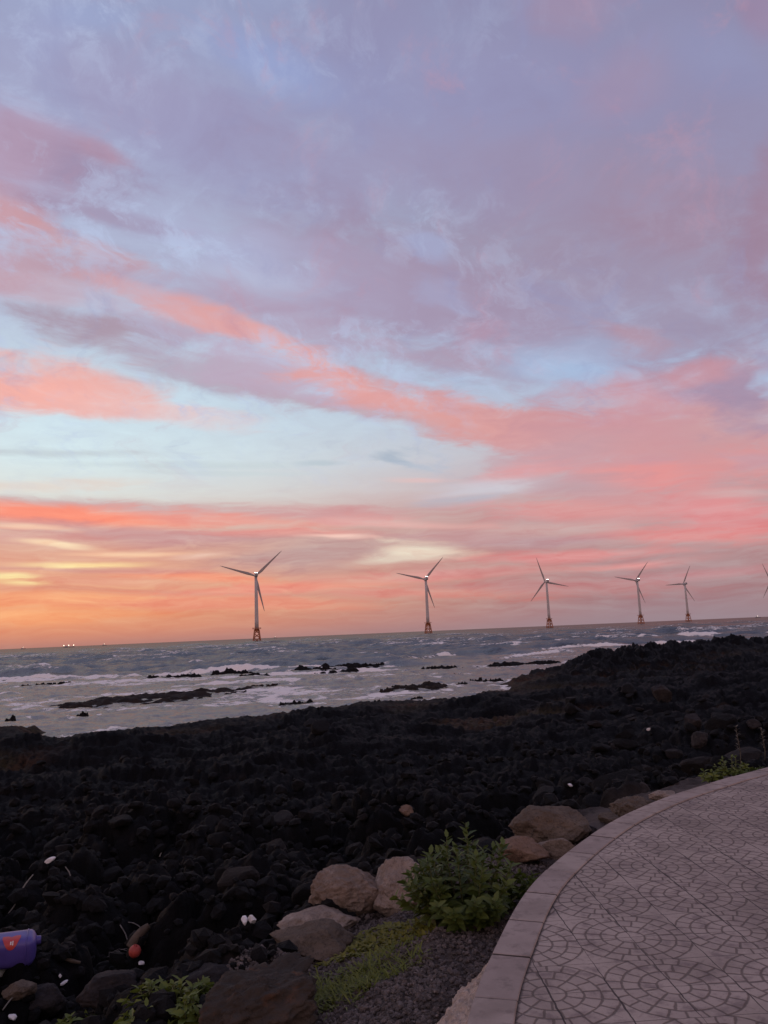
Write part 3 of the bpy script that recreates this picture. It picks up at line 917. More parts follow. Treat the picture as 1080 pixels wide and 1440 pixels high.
    fr = g.new('ShaderNodeFresnel'); fr.inputs[0].default_value = 1.333; g.l.new(bn.outputs[0], fr.inputs[1])
    cap_ = g.m('MULTIPLY_ADD', sh.outputs['Fac'], .06, .27)
    wm = g.new('ShaderNodeMixShader'); g.put(wm.inputs[0], g.m('MULTIPLY', fr.outputs[0], cap_))
    g.l.new(df.outputs[0], wm.inputs[1]); g.l.new(gl.outputs[0], wm.inputs[2])
    g.n.remove(b); b = wm
    fd = g.new('ShaderNodeBsdfPrincipled')
    fd.inputs['Base Color'].default_value = (.88, .83, .765, 1); fd.inputs['Roughness'].default_value = .8
    bump(g, fd, fn, .6, .1)
    mx = g.new('ShaderNodeMixShader'); g.put(mx.inputs[0], fmask)
    g.l.new(b.outputs[0], mx.inputs[1]); g.l.new(fd.outputs[0], mx.inputs[2])
    out = [n for n in g.n if n.type == 'OUTPUT_MATERIAL'][0]
    g.l.new(mx.outputs[0], out.inputs[0])
    struct(obj('sea', me, m))


# reefs: (px, py at the waterline, half length m, half depth m, height m, yaw deg, label)
REEFS = [
    (232, 980, 9.4, 4.6, .34, 40, 'long low brown weed-covered reef, the largest, lying in the shallow foam at left'),
    (440, 942, 2.9, 1.6, .55, 5, 'small black reef rock at the left end of the mid-water reef cluster'),
    (495, 938, 4.6, 1.8, .62, 4, 'long black reef rock forming the back of the mid-water reef cluster'),
    (471, 945, 4.0, 1.4, .40, 8, 'flat dark reef rock in front of the mid-water reef cluster'),
    (327, 947, 2.6, 1.3, .75, 0, 'blocky black rock standing just inside the left breaker line'),
    (362, 949, 2.0, 1.0, .32, 0, 'low dark rock trailing right of the blocky black rock in the surf'),
    (268, 952, 1.6, 1.0, .50, 0, 'dark lump of rock in white surf below the first turbine'),
    (244, 953, 1.5, 1.0, .42, 0, 'small dark rock left of the lump in the surf'),
    (214, 954, 1.2, .8, .38, 0, 'little dark rock awash at the head of the left surf'),
    (90, 962, 1.5, .8, .35, 0, 'small flat rock awash near the left edge, the right one of two'),
    (54, 964, 1.9, .9, .38, 0, 'small flat rock awash near the left edge, the left one of two'),
    (370, 964, 2.0, .8, .25, 10, 'thin brown rock bar off the right tip of the large reef'),
    (588, 967, 2.5, 2.4, .34, 14, 'brown reef rock in smooth water between the shore and the mid-water cluster'),
    (548, 971, .9, .7, .22, 0, 'tiny brown rock at the left end of the brown reef rock'),
    (425, 989, .95, .5, .30, 0, 'small black rock close to the lava edge below the mid-water cluster'),
    (404, 990, .6, .4, .22, 0, 'tiny black rock beside the small one close to the lava edge'),
    (116, 1007, .42, .34, .42, 0, 'single round black rock standing in foam near the left shore'),
    (16, 1012, .42, .34, .36, 0, 'round black rock in foam at the far left edge of the water'),
    (735, 934, 5.0, 2.0, .50, 6, 'flat dark reef reaching out from the headland into the white water'),
    (618, 939, 2.3, 1.2, .36, 0, 'low dark rock awash left of the headland reef'),
    (632, 951, 1.4, .9, .24, 0, 'small brown rock awash in front of the headland reef'),
    (650, 962, .5, .4, .30, 0, 'small black stone in the sparkling shallows, leftmost of a scattered line'),
    (668, 957, .7, .5, .28, 0, 'small black stone in the sparkling shallows, middle of a scattered line'),
    (692, 958, .9, .6, .30, 0, 'small black stone in the sparkling shallows, rightmost of a scattered line'),
    (528, 990, .5, .4, .22, 0, 'little black stone at the water edge in front of the lava rim'),
    (588, 982, .5, .4, .22, 0, 'little black stone in the shallows just off the lava rim below the brown reef'),
]
REEF_SPOTS = []


def build_reefs():
    for i, (px, py, a, bq, h, yaw, lab) in enumerate(REEFS):
        c = at(px, py, 0.02)
        n = 70 if a > 2 else 40
        th = math.radians(yaw)
        L = np.linspace(-1.25, 1.25, n)
        Xl, Yl = np.meshgrid(L * a, L * bq, indexing='ij')
        q = np.sqrt((Xl / a) ** 2 + (Yl / bq) ** 2)
        wx, wy = Xl + c[0] * 1.3, Yl + c[1] * 1.3
        sc = 1 / max(.35, min(a, 4) * .32)
        edge = 1 - q + .45 * N1.fbm(wx * sc * .5, wy * sc, 4)
        z = -.25 + (h + .25) * sstep(-.15, .42, edge) * (.60 + .5 * N3.fbm(wx * sc * .45, wy * sc * .45, 2) + .40 * N2.fbm(wx * sc * 1.6, wy * sc * 1.6, 4))
        z = np.where(edge < -.2, -.4, z)
        V = np.stack([Xl, Yl, z], -1).reshape(-1, 3)
        me = new_mesh('reef_rock', V, grid_faces(n, n)[:, ::-1])
        o = obj('reef_rock', me, REEF if i in (0, 11, 12, 13, 20) else BASALT, loc=(c[0], c[1], 0), rot=(0, 0, th))
        tag(o, lab, 'reef rock', 'reef rocks standing out of the shallow water')
        rx = abs(a * math.cos(th)) + abs(bq * math.sin(th)); ry = abs(a * math.sin(th)) + abs(bq * math.cos(th))
        REEF_SPOTS.append((c[0], c[1], rx, ry * .8))


build_reefs()
build_sea()

# ------------------------------------------------------------------ rocks
ICO = {}


def ico(n):
    if n not in ICO:
        import bmesh
        bm = bmesh.new(); bmesh.ops.create_icosphere(bm, subdivisions=n, radius=1)
        v = np.array([p.co[:] for p in bm.verts]); f = np.array([[q.index for q in p.verts] for p in bm.faces]); bm.free()
        ICO[n] = (v, f)
    return ICO[n]


def rock_verts(n, seed, cuts=9, dims=(1, 1, 1), rough=.06, freq=2.2, lo=.62, hi=.95):
    v, f = ico(n); v = v.copy(); r = np.random.RandomState(seed)
    for k in range(cuts):
        d = r.normal(size=3); d /= np.linalg.norm(d)
        o = lo + (hi - lo) * r.rand()
        t = v @ d - o
        v = v - np.where(t > 0, t * .93, 0)[:, None] * d
    if rough:
        off = r.rand(3) * 50
        nn = np.array([mnoise.fractal(Vector(p * freq + off), .85, 2.1, 5) for p in v])
        v = v * (1 + rough * nn)[:, None]
        n2 = np.array([mnoise.ridged_multi_fractal(Vector(p * freq * 1.7 + off), .9, 2.2, 5, 1., 2.) for p in v]) if n >= 4 else 0
        if n >= 4: v = v * (1 + rough * .34 * (n2 - 1.2))[:, None]
    return v * np.array(dims), f


def boulder(px, py, w_px, h_px, depth, seed, m, label, name='boulder', yaw=0., tilt=0., roll=0., sink=.25, n=5, cuts=12, rough=.10, freq=2.2, squash=1., cat='boulder', group=None, lo=.62):
    """a boulder of given apparent size standing on the ground where its foot is seen"""
    p = hit(px, py)
    dist = math.sqrt(p[0] ** 2 + p[1] ** 2 + (CAM_Z - p[2]) ** 2)
    w = w_px * dist / FPX; h = h_px * dist / FPX
    sx, sy, sz = w / 2 / .86, depth / 2, h * .80 / (2 - sink * 2) / .86 * squash
    v, f = rock_verts(n, seed, cuts, (sx, sy, sz), rough, freq, lo)
    me = new_mesh(name, v, f)
    az = -math.atan2(p[0], p[1])
    back = depth * .25
    x = p[0] + back * p[0] / p[1]; y = p[1] + back
    o = obj(name, me, m, loc=(x, y, p[2] + sz * .86 * (1 - 2 * sink)), rot=(tilt, roll, az + yaw))
    return tag(o, label, cat, group)


boulder(487, 1288, 92, 64, .50, 101, TAN, 'round tan boulder standing left of the pale boulder and the leafy bush', yaw=.25, sink=.12, rough=.12, n=6)
boulder(566, 1282, 76, 66, .45, 102, PALE, 'pale pinkish boulder standing between the round tan boulder and the leafy bush', yaw=-.3, sink=.12, lo=.5, rough=.12, n=6)
boulder(447, 1313, 92, 30, .40, 103, PALE, 'flat pale slab-like stone in front of the round tan boulder', yaw=.1, sink=.2, lo=.7)
boulder(442, 1352, 108, 46, .40, 104, BROWN, 'broad flat-topped brown rock below the flat pale stone', yaw=-.15, sink=.2, lo=.55, cuts=14)
boulder(366, 1466, 190, 76, .55, 115, DARKB, 'large dark rusty brown boulder at the bottom edge of the picture', yaw=.15, tilt=.15, roll=-.30, sink=.2, lo=.46, cuts=16, rough=.20, freq=2.4, n=6)
boulder(292, 1410, 60, 44, .35, 131, BASALT2, 'dark grey stone leaning behind the large rusty boulder', yaw=.5, sink=.2)
boulder(775, 1186, 84, 48, .60, 106, BROWN, 'rounded dark brown boulder behind the orange stone near the kerb', yaw=.2, sink=.15, lo=.66, rough=.11, n=6)
boulder(738, 1216, 58, 34, .36, 107, OCHRE, 'flat orange-tan stone right behind the leafy bush', yaw=-.1, sink=.18, lo=.5, cuts=13)
boulder(786, 1210, 50, 30, .30, 108, TAN, 'square brown block of stone against the kerb beside the orange stone', yaw=.3, sink=.18, lo=.5, cuts=13)
boulder(826, 1178, 22, 18, .18, 109, BASALT2, 'small grey cobble near the kerb right of the rounded brown boulder', sink=.15)
boulder(889, 1150, 48, 26, .40, 110, BROWN, 'rough knobbly grey-brown stone touching the kerb', yaw=.4, sink=.2, rough=.16, freq=4)
boulder(933, 1127, 30, 15, .30, 111, PALE, 'pale stone beside the far stretch of the kerb', sink=.2)
boulder(858, 1160, 26, 16, .2, 114, BROWN, 'small brown stone by the kerb left of the knobbly stone', sink=.2)
boulder(572, 1146, 18, 13, .22, 112, OCHRE, 'small orange stone alone among the black lava rocks', sink=.2)
boulder(1060, 1024, 16, 12, .4, 113, BASALT2, 'grey stone among dark boulders at the right edge', sink=.2)
boulder(1018, 1014, 12, 8, .4, 116, TAN, 'small pale stone among the dark boulders on the right', sink=.2)
boulder(985, 1050, 22, 26, .5, 117, BASALT2, 'upright grey slab among the dark boulders on the right', sink=.15, lo=.5)
boulder(930, 985, 26, 22, .9, 118, BASALT2, 'grey pyramid-shaped stone on the lava below the third turbine', sink=.15, lo=.5, cuts=14)
boulder(975, 1026, 24, 24, .6, 119, BASALT2, 'grey wedge-shaped stone among the dark boulders on the right', sink=.15, lo=.5)
boulder(52, 1428, 58, 34, .3, 120, BASALT2, 'dark grey stone in the bottom left corner', sink=.2)
boulder(150, 1408, 60, 30, .35, 121, BASALT2, 'low grey stone left of the green weeds at the bottom', sink=.25)
boulder(24, 1408, 34, 20, .22, 122, BROWN, 'reddish brown stone at the left edge below the blue canister', sink=.2)

# countable loose lava boulders, then the rubble nobody could count
PROTO = []
for k in range(14):
    v, f = rock_verts(3, 300 + k, 10, (1, .85, .62), .07, 2.2, .5, .9)
    me = new_mesh('lava_boulder', v, f, False); me.materials.append(BASALT if k % 4 else BASALT3)
    PROTO.append(me)
rb = np.random.RandomState(77)
placed = 0; tries = 0
KEEP = []
for (kx, ky, kr) in [(28, 1350, .5), (20, 1380, .4), (191, 1352, .35), (195, 1372, .35), (200, 1320, .3), (175, 1310, .3), (30, 1270, .35), (98, 1230, .25), (350, 1305, .3), (73, 1395, .25), (130, 1396, .25), (158, 1342, .25), (225, 1400, .4), (104, 1353, .2), (73, 1215, .3), (572, 1146, .3), (930, 985, .5), (775, 1180, .5)]:
    kp = hit(kx, ky); KEEP.append((kp[0], kp[1], kr))
    dn = kp[:2] / np.linalg.norm(kp[:2]); KEEP.append((kp[0] - dn[0] * kr * 1.3, kp[1] - dn[1] * kr * 1.3, kr))
taken = []
while placed < 270 and tries < 20000:
    tries += 1
    a = math.radians(rb.uniform(-29, 28)); r = 6.5 * (40 / 6.5) ** (rb.rand() ** 1.2)
    x, y = r * math.sin(a), r * math.cos(a)
    d = -float(sdist(np.array([x]), np.array([y]), CURB_C)[0])
    if d < 1.7: continue
    size = rb.uniform(.09, .22) * (1 + .9 * (rb.rand() < .16)) * (.8 + min(r, 14) / 40)
    if y > 16 and x > 4: size *= 1.25
    if any((x - q[0]) ** 2 + (y - q[1]) ** 2 < (size + q[2]) ** 2 * .8 for q in taken): continue
    s_ = float(sdist(np.array([x]), np.array([y]), shore)[0])
    if s_ < (7 if x < 10 else 2): continue
    if any((x - k[0]) ** 2 + (y - k[1]) ** 2 < (size * 1.2 + k[2]) ** 2 for k in KEEP): continue
    if y > 17 and x < 6 and rb.rand() < .93: continue
    taken.append((x, y, size))
    o = obj('lava_boulder', PROTO[placed % 14], loc=(x, y, tz(x, y) + size * .22), rot=(rb.uniform(-.4, .4), rb.uniform(-.4, .4), rb.uniform(0, 6.28)))
    o.scale = (size * rb.uniform(.85, 1.3), size * rb.uniform(.85, 1.2), size * rb.uniform(.75, 1.2))
    tag(o, 'dark angular lava boulder lying loose among the black shore rubble', 'boulder', 'loose dark lava boulders strewn over the shore')
    placed += 1


def scatter_rock_mesh(name, pts, sizes, m, n=1, variants=10, seed=0, flat=.65, sub=.25):
    r = np.random.RandomState(seed)
    VS = []; FS = []; base = 0
    vars_ = [rock_verts(n, seed * 31 + k, 7, (1, .85, flat), .08, 2.5, .5, .9) for k in range(variants)]
    for k, (p, sz) in enumerate(zip(pts, sizes)):
        v, f = vars_[k % variants]
        M = np.array(Matrix.Rotation(r.uniform(0, 6.28), 3, 'Z') @ Matrix.Rotation(r.uniform(-.6, .6), 3, 'X') @ Matrix.Rotation(r.uniform(-.6, .6), 3, 'Y'))
        VS.append((v * r.uniform(.75, 1.25, 3)) @ M.T * sz + np.array([p[0], p[1], p[2] + sz * sub])); FS.append(f + base); base += len(v)
    me = new_mesh(name, np.concatenate(VS), np.concatenate(FS), False)
    return obj(name, me, m)


def field(n, r0, r1, dmin, dmax, a0=-34, a1=34, seed=1, bias=1.):
    r = np.random.RandomState(seed)
    a = np.radians(r.uniform(a0, a1, n)); q = r0 * (r1 / r0) ** (r.rand(n) ** bias)
    x, y = q * np.sin(a), q * np.cos(a)
    z, s, d, fl = terrain(x, y, True)
    ok = (d > dmin) & (d < dmax) & (s > 1) & (r.rand(n) > fl * 1.05)
    return np.stack([x, y, z], 1)[ok], q[ok]


pts, q = field(8000, 4.6, 27, 1.5, 99, seed=3)
sz = (np.random.RandomState(9).rand(len(pts)) ** 2 * .085 + .028) * (.7 + q / 16)
struct(scatter_rock_mesh('lava_rubble', pts, sz, BASALT, 1, 12, 5), 'stuff', 'black lava rubble covering the shore')
# gravel on the verge
pts, q = field(60000, 3.2, 7.6, .02, 1.7, -14, 16, seed=8)
kk = N3.fbm(pts[:, 0] * 1.2, pts[:, 1] * 1.2, 3) > -.35
pts = pts[:24000]
sz = np.random.RandomState(4).rand(len(pts)) ** 2.2 * .016 + .006
GRAV = rock_mat('gravel_stone', (.10, .082, .074), (.22, .18, .165), (.42, .35, .32), scale=12)
struct(scatter_rock_mesh('gravel', pts, sz, GRAV, 1, 12, 6), 'stuff', 'grey gravel on the verge beside the kerb')


# ------------------------------------------------------------------ plants
def leaf_mat(name, ca, cb, rough=.5):
    m, g, b = mat(name)
    rnd = g.new('ShaderNodeNewGeometry').outputs['Random Per Island']
    n = g.noise(obj_co(g), 14, 3, .6)
    c = g.mix(g.m('MULTIPLY_ADD', n, .5, g.m('MULTIPLY', rnd, .6), clamp=True), ca + (1,), cb + (1,))
    g.put(b.inputs['Base Color'], c); b.inputs['Roughness'].default_value = rough
    b.inputs['Specular IOR Level'].default_value = .35
    tr = g.new('ShaderNodeBsdfTranslucent'); g.put(tr.inputs[0], c)
    mx = g.new('ShaderNodeMixShader'); mx.inputs[0].default_value = .28
    g.l.new(b.outputs[0], mx.inputs[1]); g.l.new(tr.outputs[0], mx.inputs[2])
    g.l.new(mx.outputs[0], [k for k in g.n if k.type == 'OUTPUT_MATERIAL'][0].inputs[0])
    return m


BUSH = leaf_mat('bush_leaf', (.036, .066, .012), (.125, .160, .030))
WEED = leaf_mat('weed_leaf', (.075, .115, .018), (.17, .20, .035))
GRASS = leaf_mat('grass_blade', (.075, .105, .015), (.21, .22, .034))
SEDUM = leaf_mat('sedum_leaf', (.13, .135, .022), (.25, .23, .04))
STEM = simple('plant_stem', (.085, .10, .035), .6, .3, 20)
DRY = simple('dry_stalk', (.13, .11, .08), .8, .3, 20)


def add_leaf(mb, base, dirv, up, L, W, droop=.4, seg=6, serr=.12, fold=.35, rr=random):
    d = Vector(dirv).normalized(); up = Vector(up)
    side = d.cross(up)
    if side.length < 1e-3: side = d.cross(Vector((1, 0, 0)))
    side.normalize(); nrm = side.cross(d).normalized()
    p = Vector(base); V = []; F = []
    cur = d.copy()
    for i in range(seg + 1):
        t = i / seg
        w = W * (math.sin(PI * min(1, t ** .75 * .98 + .02)) ** .8) * (1 + serr * (1 if i % 2 else -1)) * .5
        if i == seg: w = W * .01
        n2 = side.cross(cur).normalized()
        V += [p + side * w + n2 * w * fold, p, p - side * w + n2 * w * fold]
        cur = (cur - nrm * 0 + Vector((0, 0, -1)) * droop / seg).normalized()
        p = p + cur * (L / seg)
    for i in range(seg):
        a = i * 3
        F += [[a, a + 1, a + 4, a + 3], [a + 1, a + 2, a + 5, a + 4]]
    mb.add(V, F)


def leafy_bush(loc, w, h, label, nst=26, seed=3, leafm=BUSH, L0=.13, name='leafy_bush', cat='bush', perstem=17):
    rr = random.Random(seed)
    t = thing(name, label, cat, loc)
    lv = MB(); sm = MB()
    for k in range(nst):
        a = rr.uniform(0, 2 * PI); spread = math.sqrt(rr.random())
        tip = Vector((math.cos(a) * spread * w / 2, math.sin(a) * spread * w / 2 * .85, h * (1 - .62 * spread ** 1.8) * rr.uniform(.8, 1.06)))
        b0 = Vector((math.cos(a) * spread * w * .10, math.sin(a) * spread * w * .10, 0))
        mid = (b0 + tip) / 2 + Vector((math.cos(a), math.sin(a), .6)) * .07 * w
        pts = []
        for i in range(9):
            u = i / 8
            pts.append(b0 * (1 - u) ** 2 + mid * 2 * u * (1 - u) + tip * u * u)
        sm.tube(pts, [.009 * (1 - .7 * i / 8) for i in range(9)], 5)
        ga = rr.uniform(0, 6)
        for i in range(perstem):
            u = .15 + .85 * (i + rr.random() * .6) / perstem
            u = min(u, 1)
            p = b0 * (1 - u) ** 2 + mid * 2 * u * (1 - u) + tip * u * u
            ax = ((mid - b0) * (1 - u) + (tip - mid) * u).normalized()
            ga += 2.4
            o = Vector((math.cos(ga), math.sin(ga), 0))
            dv = (o * (1.15 - .25 * u) + ax * (.25 + .45 * u) + Vector((0, 0, .15))).normalized()
            l = L0 * (1.15 - .62 * u) * rr.uniform(.7, 1.2)
            add_leaf(lv, p, dv, ax, l, l * rr.uniform(.38, .52), droop=rr.uniform(.5, 1.5) * (1.2 - u), rr=rr)
    lv.build('foliage', leafm, t); sm.build('stem', STEM, t)
    return t


pb = hit(662, 1306)
leafy_bush((pb[0], pb[1] + .22, pb[2] - .06), 1.02, .64, 'large dark green leafy bush growing at the kerb beside the tan boulders', nst=52, perstem=24, L0=.128)
for (px, py, w, h, lab, sd) in [
    (262, 1408, .30, .14, 'yellow-green weed against the left flank of the large rusty boulder', 21),
    (212, 1412, .34, .13, 'yellow-green weed with broad leaves nearest the red ball float', 22),
    (206, 1452, .34, .13, 'yellow-green weed at the bottom edge left of the large rusty boulder', 23),
    (105, 1448, .22, .10, 'small yellow-green weed peeking in at the bottom edge', 24),
    (268, 1438, .22, .14, 'narrow yellow-green weed squeezed between stones beside the rusty boulder', 25)]:
    p = hit(px, py)
    leafy_bush((p[0], p[1], p[2] - .01), w, h, lab, 11, sd, WEED, .10, 'weed_plant', 'weed', 7)
for (px, py, w, h, lab, sd, m) in [
    (1036, 1094, .40, .26, 'upright green weed growing over the far kerb edge', 31, WEED),
    (1006, 1102, .36, .15, 'low green weed just left of the upright one at the far kerb', 32, WEED),
    (1010, 1100, .55, .10, 'flat creeping dark weed along the far kerb', 33, BUSH)]:
    p = at(px, py, PAVE_Z - .08)
    k = 1.0 if sd != 33 else 1.
    leafy_bush((p[0] + (.5 if sd == 33 else 0), p[1] + .12 + (.1 if sd == 33 else 0), p[2]), w, h, lab, 10, sd, m, .09, 'weed_plant', 'weed', 8)
for i, (px, py, h, lab) in enumerate([(1042, 1082, .52, 'thin dry upright stalk with pale tufts behind the far kerb weed'), (1076, 1070, .42, 'thin dry upright stalk at the right edge behind the kerb')]):
    p = hit(px, py); mb = MB(); rr = random.Random(i)
    mb.tube([(0, 0, 0), (.02, 0, h * .5), (-.01, 0, h * 1.3)], [.008, .006, .003], 5)
    for k in range(26):
        z = h * (.5 + .8 * k / 26); a = rr.uniform(0, 6.28)
        add_leaf(mb, (0, 0, z), (math.cos(a), math.sin(a), .8), (0, 0, 1), .07, .022, rr=rr, seg=3)
    tag(mb.build('dry_stalk', DRY, loc=p), lab, 'plant')


def blades(name, spots, m, label, L=(.06, .14), W=.006, seed=0, sedum=False):
    rr = random.Random(seed); mb = MB()
    for (x, y, z) in spots:
        a = rr.uniform(0, 6.28); e = rr.uniform(.4, 1.5)
        l = rr.uniform(*L)
        add_leaf(mb, (x, y, z - .005), (math.cos(a), math.sin(a), e), (0, 0, 1), l, l * .5 if sedum else W * rr.uniform(.7, 1.5), droop=rr.uniform(.2, 1.2), seg=3 if sedum else 4, serr=0, rr=rr)
    return struct(mb.build(name, m), 'stuff', label)


def patch(px, py, rx, ry, n, seed):
    r = np.random.RandomState(seed); c = hit(px, py)
    a = r.rand(n) * 6.28; q = np.sqrt(r.rand(n)) ; q = q * (1 + .3 * np.sin(a * 3 + seed))
    x = c[0] + rx * q * np.cos(a); y = c[1] + ry * q * np.sin(a)
    return np.stack([x, y, terrain(x, y)], 1)


blades('grass', np.vstack([patch(500, 1385, .33, .26, 1500, 1), patch(470, 1400, .22, .2, 500, 6), patch(545, 1345, .2, .2, 300, 8)]), GRASS, 'short green grass on the verge in front of the boulders', (.03, .11), .008, 1)
blades('ground_cover', np.vstack([patch(535, 1318, .33, .22, 1700, 2), patch(500, 1335, .2, .22, 700, 3), patch(570, 1320, .2, .16, 600, 4)]), SEDUM, 'yellow-green creeping ground cover below the pale boulder', (.032, .065), .01, 2, True)

# ------------------------------------------------------------------ debris on the rocks
BLUE = simple('blue_violet_plastic', (.085, .062, .27), .35, .15, 5, .05, spec=.5)
REDM = simple('red_label', (.50, .05, .045), .45, .12, 8)
WHITE = simple('white_plastic', (.72, .70, .70), .5, .08, 9)
FOAMW = simple('white_styrofoam', (.78, .75, .75), .8, .08, 30, .3)
REDF = simple('red_float_plastic', (.40, .055, .040), .6, .35, 9, .15)
WOOD = simple('driftwood', (.085, .060, .042), .85, .4, 7, .6)
ROPE = simple('bleached_rope', (.24, .22, .20), .9, .2, 30)
GREYP = simple('cloudy_plastic', (.42, .42, .40), .35, .12, 6)


def can():
    p = hit(22, 1356)
    L, H, D = .44, .25, .25
    t = thing('plastic_canister', 'blue violet plastic canister with a red label lying on black rocks at the left', 'canister', (p[0] - .10, p[1] + .08, p[2] + .09), (math.radians(8), math.radians(2), math.radians(20)))

    def S(u, th, off=0.):
        # u -1..1 along, th angle of the section
        e = max(0, (abs(u) - .72) / .28)
        k = (1 - e ** 2.4 * .42) if e > 0 else 1
        c, s = math.cos(th), math.sin(th)
        n = 4.2
        rr = (abs(c) ** n + abs(s) ** n) ** (-1 / n)
        return Vector((u * L / 2, c * rr * (D / 2 * k + off), s * rr * (H / 2 * k + off)))
    mb = MB(); V = []; F = []; nu, nt = 36, 48
    us = [-1 + 2 * i / (nu - 1) for i in range(nu)]
    for u in us:
        for k in range(nt): V.append(S(u, 2 * PI * k / nt))
    for i in range(nu - 1):
        for k in range(nt): F.append([i * nt + k, i * nt + (k + 1) % nt, (i + 1) * nt + (k + 1) % nt, (i + 1) * nt + k])
    F += [list(range(nt))[::-1], [(nu - 1) * nt + k for k in range(nt)]]
    mb.add(V, F); body = mb.build('body', BLUE, t)
    # moulded ribs
    for u in (-.62, .66):
        rbm = MB(); rbm.tube([S(u, 2 * PI * k / 40, .002) for k in range(41)], .006, 6, False); rbm.build('rib', BLUE, t)
    cap = MB(); cap.lathe([(.001, 0), (.035, 0), (.037, .012), (.035, .04), (.03, .045)], 20)
    cap.build('cap', BLUE, t, loc=(L / 2 - .01, .03, .04), rot=(0, PI / 2, 0))
    hd = MB(); hd.tube([(-.09, .02, H / 2 - .01), (-.08, .02, H / 2 + .035), (.06, .02, H / 2 + .035), (.07, .02, H / 2 - .01)], .014, 8); 
    # label: shield shape wrapped round the shoulder that faces the camera and the sky
    def shield(name, m, pts_fn, off, par):
        mb2 = MB(); V = []; F = []
        n, k = 22, 14
        for i in range(n + 1):
            x = -1 + 2 * i / n
            lo, hi = pts_fn(x)
            for j in range(k + 1):
                q = lo + (hi - lo) * j / k
                V.append(S(.10 + x * .33, math.radians(198 - q * 100), off))
        for i in range(n):
            for j in range(k):
                a = i * (k + 1) + j
                F.append([a, a + 1, a + k + 2, a + k + 1])
        mb2.add(V, F); return mb2.build(name, m, par)
    lab = shield('label', REDM, lambda x: (.42 + .40 * abs(x) ** 2.2, 1.0 - .08 * math.exp(-(x * 4) ** 2)), .002, t)
    # small white mark of two strokes
    mk = MB()
    for x0, w, q0, q1 in ((-.08, .04, .58, .68), (.05, .03, .56, .70)):
        V = []; 
        for i in range(3):
            for j in range(4):
                V.append(S(.12 + (x0 + w * i) * .6, math.radians(198 - (q0 + (q1 - q0) * j / 3) * 100), .0045))
        F = [[i * 4 + j, i * 4 + j + 1, (i + 1) * 4 + j + 1, (i + 1) * 4 + j] for i in range(2) for j in range(3)]
        mk.add(V, F)
    mk.build('printed_mark', WHITE, lab)


can()
p = hit(2, 1368)
t = thing('plastic_bottle', 'cloudy pale plastic bottle standing at the left edge in front of the blue canister', 'bottle', (p[0] - .03, p[1], p[2] - .02), (.25, .2, 0))
mb = MB(); mb.lathe([(.001, 0), (.055, 0), (.066, .012), (.068, .06), (.062, .075), (.068, .09), (.068, .16), (.05, .21), (.024, .235), (.022, .25)], 28); mb.build('body', GREYP, t)
mb = MB(); mb.lathe([(.026, .245), (.027, .25), (.027, .275), (.02, .278)], 20); mb.build('cap', WHITE, t)

p = hit(191, 1352)
t = thing('ball_float', 'red ball float resting on black stones below the driftwood stick', 'float', (p[0], p[1] - .03, p[2] + .10), (.3, .2, 0))
v, f = ico(4); nrm = v.copy(); v = v * .056 * (1 - .02 * np.exp(-(v[:, 2] / .05) ** 2))[:, None]
obj('body', new_mesh('body', v, f), REDF, t)
mb = MB(); mb.tube([(.014 * math.cos(q * .5), 0, .055 + .014 * math.sin(q * .5)) for q in range(8)], .005, 6); mb.build('lug', REDF, t)


def stick(pxs, rads, m, label, name='driftwood_stick', cat='stick', lift=.05, flat=None):
    """a thin curved piece lying on the rocks"""
    a = hit(*pxs[0])
    dist = np.linalg.norm(a - np.array([0, 0, CAM_Z]))
    pts = []
    for q in pxs:
        d = ray(*q); P = np.array([0, 0, CAM_Z]) + d * (dist / (d @ ray(*pxs[0]))) 
        g = tz(P[0], P[1])
        pts.append(P)
    pts = np.array(pts) + np.array([0, -.03, .02])
    o0 = pts[0].copy()
    fine = []
    for i in range(len(pts) - 1):
        for k in range(6): fine.append(pts[i] + (pts[i + 1] - pts[i]) * k / 6)
    fine.append(pts[-1]); fine = np.array(fine)
    for _ in range(4): fine[1:-1] = (fine[:-2] + 2 * fine[1:-1] + fine[2:]) / 4
    rr = np.interp(np.linspace(0, 1, len(fine)), np.linspace(0, 1, len(rads)), rads)
    mb = MB(); mb.tube(fine - o0, list(rr), 7)
    return tag(mb.build(name, m, loc=o0), label, cat)


stick([(184, 1334), (192, 1322), (202, 1310), (211, 1303)], [.045, .05, .045, .03], WOOD, 'thick weathered driftwood stick propped behind the red ball float', cat='driftwood')
stick([(197, 1334), (207, 1325), (216, 1318)], [.012, .011, .008], WOOD, 'thin brown branch beside the thick driftwood stick')
stick([(181, 1326), (178, 1315), (174, 1308), (170, 1302)], [.006, .006, .006, .007], ROPE, 'pale straight twig left of the thick driftwood stick', 'pale_twig', 'twig')
stick([(202, 1309), (196, 1303), (189, 1299), (180, 1298), (172, 1299)], [.005, .005, .005, .005, .004], ROPE, 'pale bowed cord arching from the driftwood stick', 'cord', 'cord')
stick([(13, 1286), (24, 1272), (30, 1256), (38, 1243), (48, 1231)], [.008, .009, .009, .009, .007], ROPE, 'long pale bleached stick leaning on black rocks above the canister', 'bleached_stick', 'stick')
stick([(101, 1238), (99, 1228), (93, 1220)], [.009, .008, .006], ROPE, 'short curved pale stick on the black rocks right of the long bleached one', 'bleached_stick', 'stick')
stick([(6, 1422), (14, 1411), (20, 1404)], [.006, .005, .004], ROPE, 'thin pale twig in the bottom left corner', 'pale_twig', 'twig')
stick([(225, 1206), (229, 1197)], [.012, .008], ROPE, 'tiny pale stick far out on the black rubble', 'bleached_stick', 'stick')
stick([(92, 1349), (104, 1353), (115, 1355)], [.016, .018, .012], WOOD, 'short stubby brown driftwood piece right of the canister', 'driftwood_stick', 'driftwood')


